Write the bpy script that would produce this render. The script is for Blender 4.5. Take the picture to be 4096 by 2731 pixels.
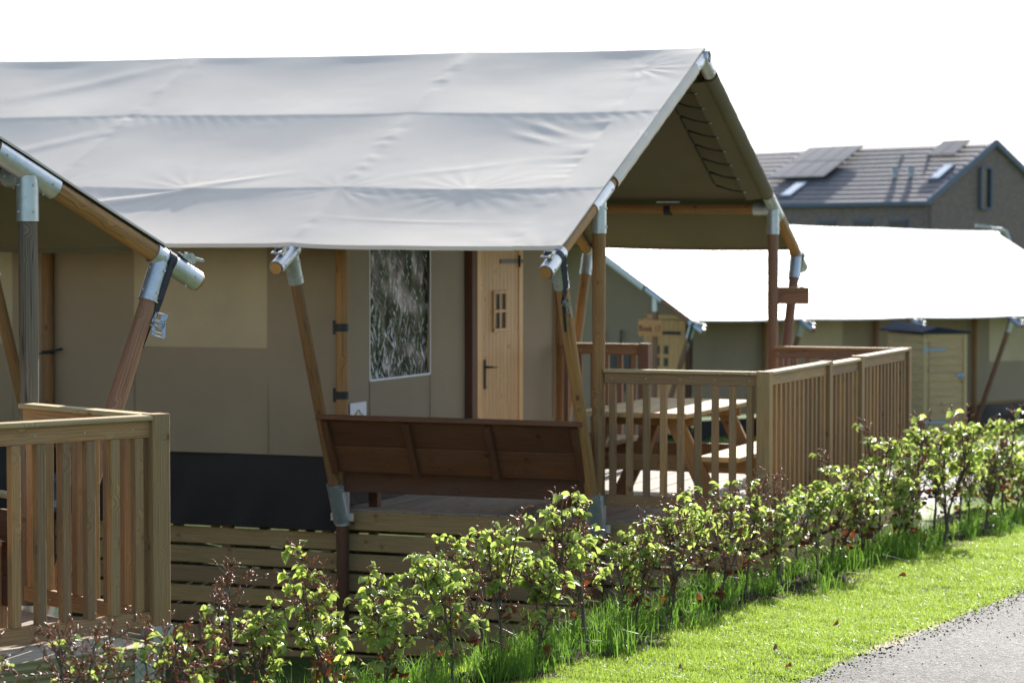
import bpy, math, random
import numpy as np
from mathutils import Vector, Matrix

R = math.radians
rng = np.random.default_rng(7)
random.seed(7)
for o in list(bpy.data.objects):
    bpy.data.objects.remove(o)
SC = bpy.context.scene
COL = SC.collection

# ---------------------------------------------------------------- camera
# heights below are measured from the camera; ZC lifts the whole place so that the lawn sits near z = 0.5
ZC = 2.811
cam_d = bpy.data.cameras.new("camera")
cam = bpy.data.objects.new("camera", cam_d)
COL.objects.link(cam)
cam.location = (0, 0, ZC)
cam.rotation_euler = (R(90 - 2.155), 0, 0)
cam_d.sensor_width = 36.0
cam_d.lens = 85.0
cam_d.clip_start = 0.1
cam_d.clip_end = 2000
cam_d.dof.use_dof = True
cam_d.dof.focus_distance = 11.6
cam_d.dof.aperture_fstop = 4.0
SC.camera = cam

# ---------------------------------------------------------------- light
SUN_AZ, SUN_EL = 17.0, 31.0
w = bpy.data.worlds.new("World")
SC.world = w
w.use_nodes = True
nt = w.node_tree
nt.nodes.clear()
sky = nt.nodes.new("ShaderNodeTexSky")
sky.sky_type = 'NISHITA'
sky.sun_disc = False
sky.sun_elevation = R(SUN_EL)
sky.sun_rotation = R(SUN_AZ)
sky.dust_density = 1.5
sky.air_density = 1.0
sky.ozone_density = 1.0
bg = nt.nodes.new("ShaderNodeBackground")
bg.inputs[1].default_value = 0.12
wo = nt.nodes.new("ShaderNodeOutputWorld")
# white glare added to the sky round the sun and low over the horizon
def wn(op, a, b, typ="ShaderNodeMath"):
    n_ = nt.nodes.new(typ); n_.operation = op
    for i_, v_ in enumerate((a, b)):
        if isinstance(v_, bpy.types.NodeSocket): nt.links.new(v_, n_.inputs[i_])
        elif v_ is not None: n_.inputs[i_].default_value = v_
    return n_
tc = nt.nodes.new("ShaderNodeTexCoord")
sh_ = (math.sin(R(SUN_AZ)), math.cos(R(SUN_AZ)), 0.25)
dt = wn('DOT_PRODUCT', tc.outputs["Generated"], sh_, "ShaderNodeVectorMath").outputs["Value"]
vr = nt.nodes.new("ShaderNodeMapRange"); vr.interpolation_type = 'SMOOTHSTEP'
nt.links.new(dt, vr.inputs[0]); vr.inputs[1].default_value = 0.35; vr.inputs[2].default_value = 0.95; vr.inputs[3].default_value = 0.0; vr.inputs[4].default_value = 0.85
vm = nt.nodes.new("ShaderNodeMixRGB"); nt.links.new(vr.outputs[0], vm.inputs[0]); nt.links.new(sky.outputs[0], vm.inputs[1]); vm.inputs[2].default_value = (8.2, 8.2, 8.4, 1)
nt.links.new(vm.outputs[0], bg.inputs[0])
nt.links.new(bg.outputs[0], wo.inputs[0])
sd = bpy.data.lights.new("sun", 'SUN')
sd.energy = 5.0
sd.angle = R(0.5)
sd.color = (1.0, 0.95, 0.88)
sun = bpy.data.objects.new("sun", sd)
COL.objects.link(sun)
sv = Vector((math.sin(R(SUN_AZ)) * math.cos(R(SUN_EL)), math.cos(R(SUN_AZ)) * math.cos(R(SUN_EL)), math.sin(R(SUN_EL))))
sun.rotation_euler = sv.to_track_quat('Z', 'Y').to_euler()
SC.view_settings.view_transform = 'Standard'
SC.view_settings.look = 'None'
SC.view_settings.exposure = 0.92
SC.view_settings.gamma = 1.0
SC.cycles.use_denoising = True
SC.cycles.max_bounces = 8
SC.cycles.transparent_max_bounces = 8

# ---------------------------------------------------------------- tagging
def tag(o, label=None, cat=None, group=None, kind=None):
    if label: o["label"] = label
    if cat: o["category"] = cat
    if group: o["group"] = group
    if kind: o["kind"] = kind
    return o

def empty(name, M=None, parent=None):
    o = bpy.data.objects.new(name, None)
    COL.objects.link(o)
    if M is not None: o.matrix_world = M
    if parent: o.parent = parent
    o.empty_display_size = 0.2
    return o

# ---------------------------------------------------------------- mesh builder
def V3(*a): return np.array(a, float)
def nrm(v):
    v = np.asarray(v, float); n = np.linalg.norm(v)
    return v / n if n > 1e-12 else v

class MB:
    def __init__(s):
        s.v = []; s.f = []; s.uv = []; s.sm = []; s.mi = []; s.n = 0
    def add(s, vs, fs, uvs=None, smooth=False, mi=0):
        s.v.append(np.asarray(vs, float).reshape(-1, 3))
        for k, f in enumerate(fs):
            s.f.append([i + s.n for i in f])
            s.uv.append(uvs[k] if uvs is not None else [(0, 0)] * len(f))
            s.sm.append(smooth); s.mi.append(mi)
        s.n += len(s.v[-1])
    def prism(s, p0, p1, prof, X, Y, mi=0, smooth=False, prof1=None, caps=True):
        """extrude a closed 2-D profile (list of (x, y)) from p0 to p1"""
        p0 = np.asarray(p0, float); p1 = np.asarray(p1, float)
        L = np.linalg.norm(p1 - p0)
        n = len(prof); prof1 = prof1 or prof
        a = [p0 + X * q[0] + Y * q[1] for q in prof]
        b = [p1 + X * q[0] + Y * q[1] for q in prof1]
        u0 = random.random() * 40; v0 = random.random() * 40
        per = [0.0]
        for i in range(n):
            q, r = prof[i], prof[(i + 1) % n]
            per.append(per[-1] + math.hypot(q[0] - r[0], q[1] - r[1]))
        fs, uv = [], []
        for i in range(n):
            j = (i + 1) % n
            fs.append([i, j, n + j, n + i])
            uv.append([(u0, v0 + per[i]), (u0, v0 + per[i + 1]), (u0 + L, v0 + per[i + 1]), (u0 + L, v0 + per[i])])
        s.add(a + b, fs, uv, smooth, mi)
        if caps:
            s.add(a, [list(range(n))[::-1]], [[(u0 + q[0] * .1 + 7, v0 + q[1]) for q in prof][::-1]], False, mi)
            s.add(b, [list(range(n))], [[(u0 + q[0] * .1 + 9, v0 + q[1]) for q in prof1]], False, mi)
    def beam(s, p0, p1, w, h, up=(0, 0, 1), ch=.003, mi=0):
        """w: size across (dir x up), h: size along up"""
        p0 = np.asarray(p0, float); p1 = np.asarray(p1, float)
        d = nrm(p1 - p0); up = np.asarray(up, float)
        if abs(np.dot(d, nrm(up))) > .99: up = V3(0, 1, 0) if abs(d[1]) < .9 else V3(1, 0, 0)
        X = nrm(np.cross(d, up)); Y = nrm(np.cross(X, d))
        a, b = w / 2, h / 2; c = min(ch, a * .4, b * .4)
        prof = [(-a + c, -b), (a - c, -b), (a, -b + c), (a, b - c), (a - c, b), (-a + c, b), (-a, b - c), (-a, -b + c)]
        s.prism(p0, p1, prof, X, Y, mi)
    def box(s, lo, hi, mi=0, ch=.002):
        lo = np.asarray(lo, float); hi = np.asarray(hi, float)
        d = hi - lo; c = (lo + hi) / 2; k = int(np.argmax(d))
        a = c.copy(); b = c.copy(); a[k] = lo[k]; b[k] = hi[k]
        if k == 2: s.beam(a, b, d[0], d[1], up=(0, 1, 0), ch=ch, mi=mi)
        elif k == 0: s.beam(a, b, d[1], d[2], ch=ch, mi=mi)
        else: s.beam(a, b, d[0], d[2], ch=ch, mi=mi)
    def pole(s, p0, p1, r0, r1=None, n=18, segs=6, wob=.0015, mi=0, caps=True):
        p0 = np.asarray(p0, float); p1 = np.asarray(p1, float); r1 = r1 if r1 is not None else r0
        d = nrm(p1 - p0); L = np.linalg.norm(p1 - p0)
        up = V3(0, 0, 1) if abs(d[2]) < .9 else V3(0, 1, 0)
        X = nrm(np.cross(d, up)); Y = np.cross(X, d)
        u0 = random.random() * 40; v0 = random.random() * 40
        vs, fs, uv = [], [], []
        ph = random.random() * 6
        for i in range(segs + 1):
            t = i / segs; r = r0 + (r1 - r0) * t + wob * math.sin(t * 9 + ph)
            off = X * wob * math.sin(t * 5 + ph) + Y * wob * math.cos(t * 4 + ph * 2)
            if i in (0, segs): off = off * 0
            for k in range(n):
                a = 2 * math.pi * k / n
                vs.append(p0 + d * L * t + off + (X * math.cos(a) + Y * math.sin(a)) * r)
        rr = 2 * math.pi * r0
        for i in range(segs):
            for k in range(n):
                j = (k + 1) % n
                fs.append([i * n + k, i * n + j, (i + 1) * n + j, (i + 1) * n + k])
                uv.append([(u0 + L * i / segs, v0 + rr * k / n), (u0 + L * i / segs, v0 + rr * (k + 1) / n),
                           (u0 + L * (i + 1) / segs, v0 + rr * (k + 1) / n), (u0 + L * (i + 1) / segs, v0 + rr * k / n)])
        s.add(vs, fs, uv, True, mi)
        if caps:
            s.add(vs[:n], [list(range(n))[::-1]], None, False, mi)
            s.add(vs[-n:], [list(range(n))], None, False, mi)
    def tube(s, pts, r, n=6, mi=0, rad=None):
        pts = [np.asarray(p, float) for p in pts]
        m = len(pts); vs, fs = [], []
        rad = rad or [r] * m
        pd = None
        for i, p in enumerate(pts):
            d = nrm(pts[min(i + 1, m - 1)] - pts[max(i - 1, 0)])
            up = V3(0, 0, 1) if abs(d[2]) < .95 else V3(1, 0, 0)
            X = nrm(np.cross(d, up)); Y = np.cross(X, d)
            if pd is not None and np.dot(X, pd) < 0: X, Y = -X, -Y
            pd = X
            for k in range(n):
                a = 2 * math.pi * k / n
                vs.append(p + (X * math.cos(a) + Y * math.sin(a)) * rad[i])
        L = 0; uv = []
        for i in range(m - 1):
            l = np.linalg.norm(pts[i + 1] - pts[i])
            for k in range(n):
                j = (k + 1) % n
                fs.append([i * n + k, i * n + j, (i + 1) * n + j, (i + 1) * n + k])
                uv.append([(L, k * .01), (L, (k + 1) * .01), (L + l, (k + 1) * .01), (L + l, k * .01)])
            L += l
        fs.append(list(range(n))[::-1]); uv.append([(0, 0)] * n)
        fs.append([(m - 1) * n + k for k in range(n)]); uv.append([(0, 0)] * n)
        s.add(vs, fs, uv, True, mi)
    def grid(s, P, mi=0, smooth=True, flip=False, mask=None):
        """P: (a, b, 3) array of points"""
        a, b = P.shape[:2]
        idx = np.arange(a * b).reshape(a, b)
        q = np.stack([idx[:-1, :-1], idx[1:, :-1], idx[1:, 1:], idx[:-1, 1:]], -1)
        if mask is not None: q = q[mask]
        q = q.reshape(-1, 4)
        if flip: q = q[:, ::-1]
        flat = P.reshape(-1, 3)
        du = np.zeros((a, b)); dv = np.zeros((a, b))
        du[1:] = np.cumsum(np.linalg.norm(P[1:] - P[:-1], axis=2), 0)
        dv[:, 1:] = np.cumsum(np.linalg.norm(P[:, 1:] - P[:, :-1], axis=2), 1)
        U = np.stack([du, dv], -1).reshape(-1, 2)
        s.add(flat, q.tolist(), U[q].tolist(), smooth, mi)
    def build(s, name, mats, parent=None):
        me = bpy.data.meshes.new(name)
        v = np.concatenate(s.v) if s.v else np.zeros((0, 3))
        me.from_pydata(v.tolist(), [], s.f)
        uvl = me.uv_layers.new(name="UVMap")
        flat = [c for f in s.uv for uv in f for c in uv]
        uvl.data.foreach_set("uv", flat)
        me.polygons.foreach_set("use_smooth", s.sm)
        me.polygons.foreach_set("material_index", s.mi)
        if not isinstance(mats, (list, tuple)): mats = [mats]
        for m in mats: me.materials.append(m)
        me.update()
        o = bpy.data.objects.new(name, me)
        COL.objects.link(o)
        if parent: o.parent = parent
        return o

def fast_mesh(name, verts, faces_flat, loop_tot, mat, parent=None, smooth=False):
    me = bpy.data.meshes.new(name)
    me.vertices.add(len(verts)); me.vertices.foreach_set("co", verts.astype(np.float32).ravel())
    me.loops.add(len(faces_flat)); me.loops.foreach_set("vertex_index", faces_flat.astype(np.int32))
    me.polygons.add(len(loop_tot))
    st = np.concatenate([[0], np.cumsum(loop_tot)[:-1]]).astype(np.int32)
    me.polygons.foreach_set("loop_start", st)
    me.polygons.foreach_set("loop_total", loop_tot.astype(np.int32))
    me.polygons.foreach_set("use_smooth", np.full(len(loop_tot), smooth))
    me.materials.append(mat)
    me.update(calc_edges=True); me.validate()
    o = bpy.data.objects.new(name, me); COL.objects.link(o)
    if parent: o.parent = parent
    return o

# ---------------------------------------------------------------- materials
class NG:
    def __init__(s, name):
        s.m = bpy.data.materials.new(name); s.m.use_nodes = True
        s.t = s.m.node_tree; s.t.nodes.clear()
        s.out = s.t.nodes.new("ShaderNodeOutputMaterial")
    def n(s, typ, ins=None, **kw):
        nd = s.t.nodes.new("ShaderNode" + typ)
        for k, v in kw.items(): setattr(nd, k, v)
        for k, v in (ins or {}).items():
            i = nd.inputs[k]
            if hasattr(v, "links") or isinstance(v, bpy.types.NodeSocket): s.t.links.new(v, i)
            else: i.default_value = v
        return nd
    def ramp(s, fac, stops, interp='LINEAR'):
        nd = s.n("ValToRGB", {0: fac}); cr = nd.color_ramp; cr.interpolation = interp
        while len(cr.elements) < len(stops): cr.elements.new(0.5)
        for e, (p, c) in zip(cr.elements, stops):
            e.position = p; e.color = (c[0], c[1], c[2], 1) if hasattr(c, "__len__") else (c, c, c, 1)
        return nd.outputs[0]
    def math(s, op, a, b=0.0, c=None, clamp=False):
        nd = s.n("Math", operation=op, use_clamp=clamp)
        for i, v in enumerate([a, b] + ([c] if c is not None else [])):
            if isinstance(v, bpy.types.NodeSocket): s.t.links.new(v, nd.inputs[i])
            else: nd.inputs[i].default_value = v
        return nd.outputs[0]
    def mix(s, fac, a, b, mode='MIX'):
        nd = s.n("MixRGB", blend_type=mode)
        for i, v in enumerate([fac, a, b]):
            if isinstance(v, bpy.types.NodeSocket): s.t.links.new(v, nd.inputs[i])
            elif i == 0: nd.inputs[0].default_value = v
            else: nd.inputs[i].default_value = (*v, 1) if hasattr(v, "__len__") else (v, v, v, 1)
        return nd.outputs[0]
    def mapping(s, vec, scale):
        return s.n("Mapping", {"Vector": vec, "Scale": scale}).outputs[0]
    def noise(s, vec, scale, detail=3, rough=.5, dist=0.0):
        return s.n("TexNoise", {"Vector": vec, "Scale": scale, "Detail": detail, "Roughness": rough, "Distortion": dist}).outputs[0]
    def bump(s, h, strength=.3, dist=.01, normal=None):
        ins = {"Height": h, "Strength": strength, "Distance": dist}
        if normal is not None: ins["Normal"] = normal
        return s.n("Bump", ins).outputs[0]
    def principled(s, **kw):
        b = s.n("BsdfPrincipled")
        mp = {"color": "Base Color", "rough": "Roughness", "metal": "Metallic", "spec": "Specular IOR Level", "normal": "Normal",
              "trans": "Transmission Weight", "alpha": "Alpha", "sheen": "Sheen Weight", "coat": "Coat Weight"}
        for k, v in kw.items():
            i = b.inputs[mp[k]]
            if isinstance(v, bpy.types.NodeSocket): s.t.links.new(v, i)
            else: i.default_value = (*v, 1) if (hasattr(v, "__len__") and len(v) == 3) else v
        return b.outputs[0]
    def finish(s, sh):
        s.t.links.new(sh, s.out.inputs[0]); return s.m

def wood(name, a, b, knot=(.10, .05, .02), grey=(.3, .28, .24), greyamt=.35, rough=.65, grooves=0.0, ring=1.0, crack=0.0):
    g = NG(name)
    uv = g.n("TexCoord").outputs["UV"]
    oi = g.n("ObjectInfo").outputs["Random"]
    off = g.n("CombineXYZ", {0: g.math('MULTIPLY', oi, 37.0), 1: g.math('MULTIPLY', oi, 91.0)}).outputs[0]
    vec = g.n("VectorMath", {0: uv, 1: off}, operation='ADD').outputs[0]
    big = g.noise(g.mapping(vec, (1.3, 4, 1)), 1.0, 3)
    # knots
    kv = g.n("TexVoronoi", {"Vector": g.mapping(vec, (1, 1.3, 1)), "Scale": 6.5, "Randomness": 1.0}, feature='F1')
    kd = kv.outputs["Distance"]
    kmask = g.ramp(kd, [(0.0, 1), (.07, .9), (.12, 0)])
    ksel = g.math('GREATER_THAN', g.n("SeparateColor", {0: kv.outputs["Color"]}).outputs[0], .45)
    kmask = g.math('MULTIPLY', kmask, ksel)
    # grain warps around knots
    warp = g.math('MULTIPLY', g.ramp(kd, [(0, 1), (.35, 0)]), .05)
    wv = g.n("VectorMath", {0: vec, 1: g.n("CombineXYZ", {1: warp}).outputs[0]}, operation='ADD').outputs[0]
    fine = g.noise(g.mapping(wv, (3.5, 130, 1)), 1.0, 4, .65)
    rings = g.n("TexWave", {"Vector": g.mapping(wv, (.9, 22, 1)), "Scale": 1.0, "Distortion": 5.0, "Detail": 2.0, "Detail Scale": .6},
                bands_direction='Y').outputs["Fac"]
    c = g.mix(g.ramp(big, [(.3, 0), (.7, 1)]), a, b)
    c = g.mix(g.math('MULTIPLY', g.ramp(rings, [(.55, 0), (.95, 1)]), .38 * ring), c, tuple(x * .5 for x in a))
    c = g.mix(.5, c, g.ramp(fine, [(.3, .25), (.55, 1.0), (.75, 1.5)]), 'MULTIPLY')
    gn = g.noise(g.mapping(vec, (2.2, 9, 1)), 1.0, 4, .6)
    c = g.mix(g.math('MULTIPLY', g.ramp(gn, [(.42, 0), (.72, 1)]), greyamt), c, grey)
    c = g.mix(g.math('MULTIPLY', kmask, .85), c, knot)
    halo = g.math('MULTIPLY', g.math('MULTIPLY', g.ramp(kd, [(.05, 1), (.24, 0)]), ksel), .45)
    c = g.mix(halo, c, tuple(x * 1.8 for x in knot))
    br = g.math('MULTIPLY_ADD', oi, .50, .76)
    c = g.mix(1.0, c, g.n("CombineColor", {0: br, 1: br, 2: g.math('MULTIPLY_ADD', oi, .34, .82)}).outputs[0], 'MULTIPLY')
    h = g.math('ADD', fine, g.math('MULTIPLY', rings, .3))
    if crack > 0:
        cr = g.noise(g.mapping(wv, (.55, 26, 1)), 1.0, 2, .4)
        cm = g.ramp(cr, [(.485, 0), (.5, 1), (.515, 0)])
        c = g.mix(g.math('MULTIPLY', cm, crack), c, (.035, .025, .018))
        h = g.math('SUBTRACT', h, g.math('MULTIPLY', cm, 1.5))
    bdist = .002
    if grooves > 0:
        gv = g.n("TexWave", {"Vector": g.mapping(uv, (0, 1, 0)), "Scale": grooves, "Distortion": 0.0}, bands_direction='Y', wave_profile='SIN').outputs["Fac"]
        h = g.math('ADD', g.math('MULTIPLY', h, .25), g.math('MULTIPLY', gv, 2.5)); bdist = .004
    return g.finish(g.principled(color=c, rough=rough, spec=.35, normal=g.bump(h, .55, bdist)))

M = {}
M['pine'] = wood('treated_pine', (.43, .235, .10), (.32, .20, .095), grey=(.25, .20, .14), greyamt=.4)
M['pine_green'] = wood('greenish_treated_pine', (.38, .23, .10), (.36, .235, .10), grey=(.24, .20, .13), greyamt=.45)
M['pine_pale'] = wood('pale_fresh_pine', (.56, .42, .22), (.48, .36, .18), grey=(.40, .36, .26), greyamt=.35)
M['pole'] = wood('round_pole_wood', (.40, .20, .065), (.32, .18, .07), grey=(.24, .19, .12), greyamt=.35, ring=.9, crack=.5)
M['pole_grey'] = wood('weathered_pole_wood', (.20, .155, .11), (.24, .195, .135), grey=(.16, .155, .12), greyamt=.5, ring=1.5, crack=1.0)
M['pole_red'] = wood('reddish_pole_wood', (.30, .15, .08), (.36, .19, .11), grey=(.22, .16, .14), greyamt=.3, crack=.4)
M['deck'] = wood('deck_board_wood', (.52, .45, .35), (.58, .49, .36), grey=(.50, .47, .41), greyamt=.5, grooves=26, rough=.75)
M['step_green'] = wood('green_grooved_board', (.36, .34, .14), (.42, .37, .18), grey=(.30, .32, .18), greyamt=.3, grooves=9, rough=.7)
M['brown'] = wood('dark_stained_wood', (.165, .070, .031), (.115, .048, .026), knot=(.035, .014, .008), grey=(.13, .08, .062), greyamt=.4, rough=.55)
M['skirt'] = wood('skirting_plank_wood', (.44, .30, .135), (.36, .255, .12), grey=(.30, .25, .15), greyamt=.3)
M['door'] = wood('honey_door_wood', (.74, .43, .185), (.66, .37, .15), knot=(.25, .10, .04), grey=(.60, .42, .24), greyamt=.2, ring=.7, rough=.45)
M['frame_dark'] = wood('dark_door_post', (.16, .07, .035), (.12, .055, .03), grey=(.12, .07, .05), greyamt=.2)

def galv():
    g = NG('galvanised_steel')
    ob = g.n("TexCoord").outputs["Object"]
    v = g.n("TexVoronoi", {"Vector": ob, "Scale": 55.0}, feature='F1').outputs["Color"]
    v = g.n("SeparateColor", {0: v}).outputs[0]
    n = g.noise(ob, 9, 5, .7)
    c = g.mix(g.ramp(n, [(.3, 0), (.7, 1)]), (.42, .47, .52), (.66, .70, .73))
    c = g.mix(g.math('MULTIPLY', v, .25), c, (.75, .78, .8))
    rust = g.noise(ob, 22, 6, .75)
    c = g.mix(g.math('MULTIPLY', g.ramp(rust, [(.60, 0), (.70, 1)]), .5), c, (.28, .24, .16))
    r = g.math('MULTIPLY_ADD', n, .35, .25)
    return g.finish(g.principled(color=c, rough=r, metal=.75, normal=g.bump(n, .12, .004)))
M['galv'] = galv()

def simple(name, col, rough=.6, metal=0.0, spec=.5, nscale=30, namt=.15, bump=.0):
    g = NG(name)
    ob = g.n("TexCoord").outputs["Object"]
    n = g.noise(ob, nscale, 4, .6)
    c = g.mix(g.math('MULTIPLY', g.ramp(n, [(.3, 0), (.7, 1)]), 1.0), tuple(x * (1 - namt) for x in col), tuple(min(1, x * (1 + namt)) for x in col))
    kw = dict(color=c, rough=rough, metal=metal, spec=spec)
    if bump: kw['normal'] = g.bump(n, bump, .003)
    return g.finish(g.principled(**kw))
M['zinc'] = simple('bright_zinc', (.42, .45, .46), .34, .9)
M['webbing'] = simple('navy_webbing', (.022, .028, .042), .7, nscale=200)
M['black'] = simple('black_rubber', (.018, .018, .02), .55)
M['iron'] = simple('black_iron', (.02, .02, .022), .4, .3)
M['cord'] = simple('black_cord', (.012, .012, .013), .5)
M['brass'] = simple('pale_eyelet', (.45, .42, .35), .35, .8)

def canvas(name, col, rough=.62, sheen=0.0, spec=.4, wr=.25, transl=0.0, tcol=None, stain=.1):
    g = NG(name)
    ob = g.n("TexCoord").outputs["Object"]
    uv = g.n("TexCoord").outputs["UV"]
    n = g.noise(ob, 1.7, 4, .6)
    c = g.mix(g.ramp(n, [(.3, 0), (.7, 1)]), tuple(x * (1 - stain) for x in col), tuple(min(1, x * (1 + stain * .6)) for x in col))
    weave = g.n("TexWave", {"Vector": ob, "Scale": 160.0, "Distortion": .5}, bands_direction='Z').outputs["Fac"]
    wn = g.noise(ob, 5.5, 5, .62, .6)
    wn2 = g.noise(ob, 17, 4, .6, 1.0)
    h = g.math('ADD', g.math('MULTIPLY', wn, 1.0), g.math('MULTIPLY', wn2, .22))
    nm = g.bump(h, wr, .02)
    nm = g.bump(weave, .05, .001, nm)
    sh = g.principled(color=c, rough=rough, spec=spec, sheen=sheen, normal=nm)
    if transl > 0:
        tr = g.n("BsdfTranslucent", {"Color": (*(tcol or col), 1), "Normal": nm}).outputs[0]
        sh = g.n("MixShader", {0: transl, 1: sh, 2: tr}).outputs[0]
    return g.finish(sh)
M['roof'] = canvas('grey_coated_canvas', (.66, .595, .51), .5, spec=.35, wr=.03, stain=.04)
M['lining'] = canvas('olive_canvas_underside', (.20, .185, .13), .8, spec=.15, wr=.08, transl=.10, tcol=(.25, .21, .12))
M['wall'] = canvas('taupe_wall_canvas', (.335, .27, .185), .8, spec=.2, wr=.10, transl=.06, tcol=(.3, .25, .17), stain=.08)
M['roof_pale'] = canvas('pale_sunlit_canvas', (.68, .68, .65), .5, spec=.4, wr=.08, stain=.03)
M['skirt_pvc'] = canvas('charcoal_ground_skirt', (.018, .018, .021), .55, spec=.3, wr=.25)
M['pvc'] = canvas('yellowish_film_panel', (.42, .355, .22), .35, spec=.5, wr=.12, stain=.12)

def film():
    g = NG('crinkled_clear_film')
    uv = g.n("TexCoord").outputs["UV"]
    def rs(ang, sx, sy):
        r_ = g.n("Mapping", {"Vector": uv, "Rotation": (0, 0, R(ang))}).outputs[0]
        return g.mapping(r_, (sx, sy, 1))
    n1 = g.noise(rs(18, 16, 3), 1.6, 6, .68, 1.5)
    n2 = g.noise(rs(-30, 22, 8), 1.3, 4, .6, .8)
    h = g.math('ADD', n1, g.math('MULTIPLY', n2, .4))
    big = g.noise(g.mapping(uv, (2.2, 1.0, 1)), 1.6, 3)
    c = g.ramp(big, [(.35, (.020, .027, .012)), (.5, (.032, .034, .02)), (.62, (.028, .024, .02)), (.75, (.06, .03, .012))])
    # painted white reflections along the film's creases, denser low down and to the left
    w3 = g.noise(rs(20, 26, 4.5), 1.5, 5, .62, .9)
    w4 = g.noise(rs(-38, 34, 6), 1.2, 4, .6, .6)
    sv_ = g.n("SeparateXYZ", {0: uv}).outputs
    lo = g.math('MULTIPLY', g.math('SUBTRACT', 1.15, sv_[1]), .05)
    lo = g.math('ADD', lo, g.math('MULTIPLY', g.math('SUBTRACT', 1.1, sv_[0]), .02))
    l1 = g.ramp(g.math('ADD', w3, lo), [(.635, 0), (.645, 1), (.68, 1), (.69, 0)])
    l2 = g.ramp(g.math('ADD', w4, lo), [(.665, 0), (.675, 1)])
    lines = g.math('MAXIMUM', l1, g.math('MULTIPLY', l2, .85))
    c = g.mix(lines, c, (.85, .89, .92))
    return g.finish(g.principled(color=c, rough=.10, spec=.08, normal=g.bump(h, .15, .012)))
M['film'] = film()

def leafmat(name, a, b, tr, rough=.38, trw=.5, spec=.5, obrand=0.25, vein=True):
    g = NG(name)
    rnd = g.n("NewGeometry").outputs["Random Per Island"]
    oi = g.n("ObjectInfo").outputs["Random"]
    c = g.mix(rnd, a, b)
    t = g.mix(rnd, tr, tuple(x * .7 for x in tr))
    uv = g.n("TexCoord").outputs["UV"]
    kw = {}
    if vein:
        wv = g.n("TexWave", {"Vector": uv, "Scale": 2.2, "Distortion": .3}, bands_direction='X').outputs["Fac"]
        t = g.mix(.35, t, g.ramp(wv, [(0, .45), (.5, 1)]), 'MULTIPLY')
        kw['normal'] = g.bump(wv, .35, .002)
    br = g.math('MULTIPLY_ADD', oi, obrand, 1 - obrand / 2)
    bb = g.n("CombineColor", {0: br, 1: br, 2: br}).outputs[0]
    c = g.mix(1, c, bb, 'MULTIPLY'); t = g.mix(1, t, bb, 'MULTIPLY')
    sh = g.principled(color=c, rough=rough, spec=spec, **kw)
    trn = g.n("BsdfTranslucent", {"Color": t}).outputs[0]
    return g.finish(g.n("MixShader", {0: trw, 1: sh, 2: trn}).outputs[0])
M['leaf'] = leafmat('young_beech_leaf', (.17, .27, .06), (.30, .39, .12), (.62, .78, .17), .26, .56)
M['dead'] = leafmat('rust_dead_leaf', (.15, .05, .022), (.10, .038, .02), (.28, .08, .025), .5, .4, vein=False)
M['bud'] = leafmat('copper_bud', (.36, .16, .07), (.20, .09, .05), (.60, .25, .08), .35, .3, vein=False)
M['bark'] = simple('grey_brown_bark', (.105, .085, .070), .75, nscale=60, namt=.35, bump=.4)
M['blade'] = leafmat('lawn_blade', (.13, .22, .035), (.25, .34, .07), (.48, .66, .08), .42, .5, spec=.4, vein=False)
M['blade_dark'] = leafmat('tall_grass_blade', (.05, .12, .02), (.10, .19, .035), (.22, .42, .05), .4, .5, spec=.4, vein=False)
M['tree_leaf'] = leafmat('dark_tree_leaf', (.03, .055, .018), (.06, .09, .025), (.10, .16, .03), .5, .35, vein=False)

def groundmat():
    g = NG('turf_ground')
    ob = g.n("TexCoord").outputs["Object"]
    n = g.noise(ob, .9, 5, .6); n2 = g.noise(ob, 28, 5, .7)
    c = g.mix(g.ramp(n, [(.35, 0), (.65, 1)]), (.045, .085, .018), (.08, .125, .03))
    c = g.mix(g.ramp(n2, [(.35, 0), (.7, 1)]), c, (.10, .16, .035))
    c = g.mix(g.math('MULTIPLY', g.ramp(g.noise(ob, 5, 4), [(.55, 0), (.7, 1)]), .5), c, (.07, .055, .03))
    return g.finish(g.principled(color=c, rough=.9, spec=.2, normal=g.bump(n2, .8, .03)))
M['turf'] = groundmat()
def soilmat():
    g = NG('dark_soil')
    ob = g.n("TexCoord").outputs["Object"]
    n = g.noise(ob, 24, 6, .75); n2 = g.noise(ob, 5, 4, .6)
    c = g.mix(g.ramp(n, [(.3, 0), (.7, 1)]), (.035, .026, .018), (.085, .065, .045))
    return g.finish(g.principled(color=c, rough=.95, spec=.1, normal=g.bump(g.math('ADD', n, n2), 1.0, .03)))
M['soil'] = soilmat()
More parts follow.
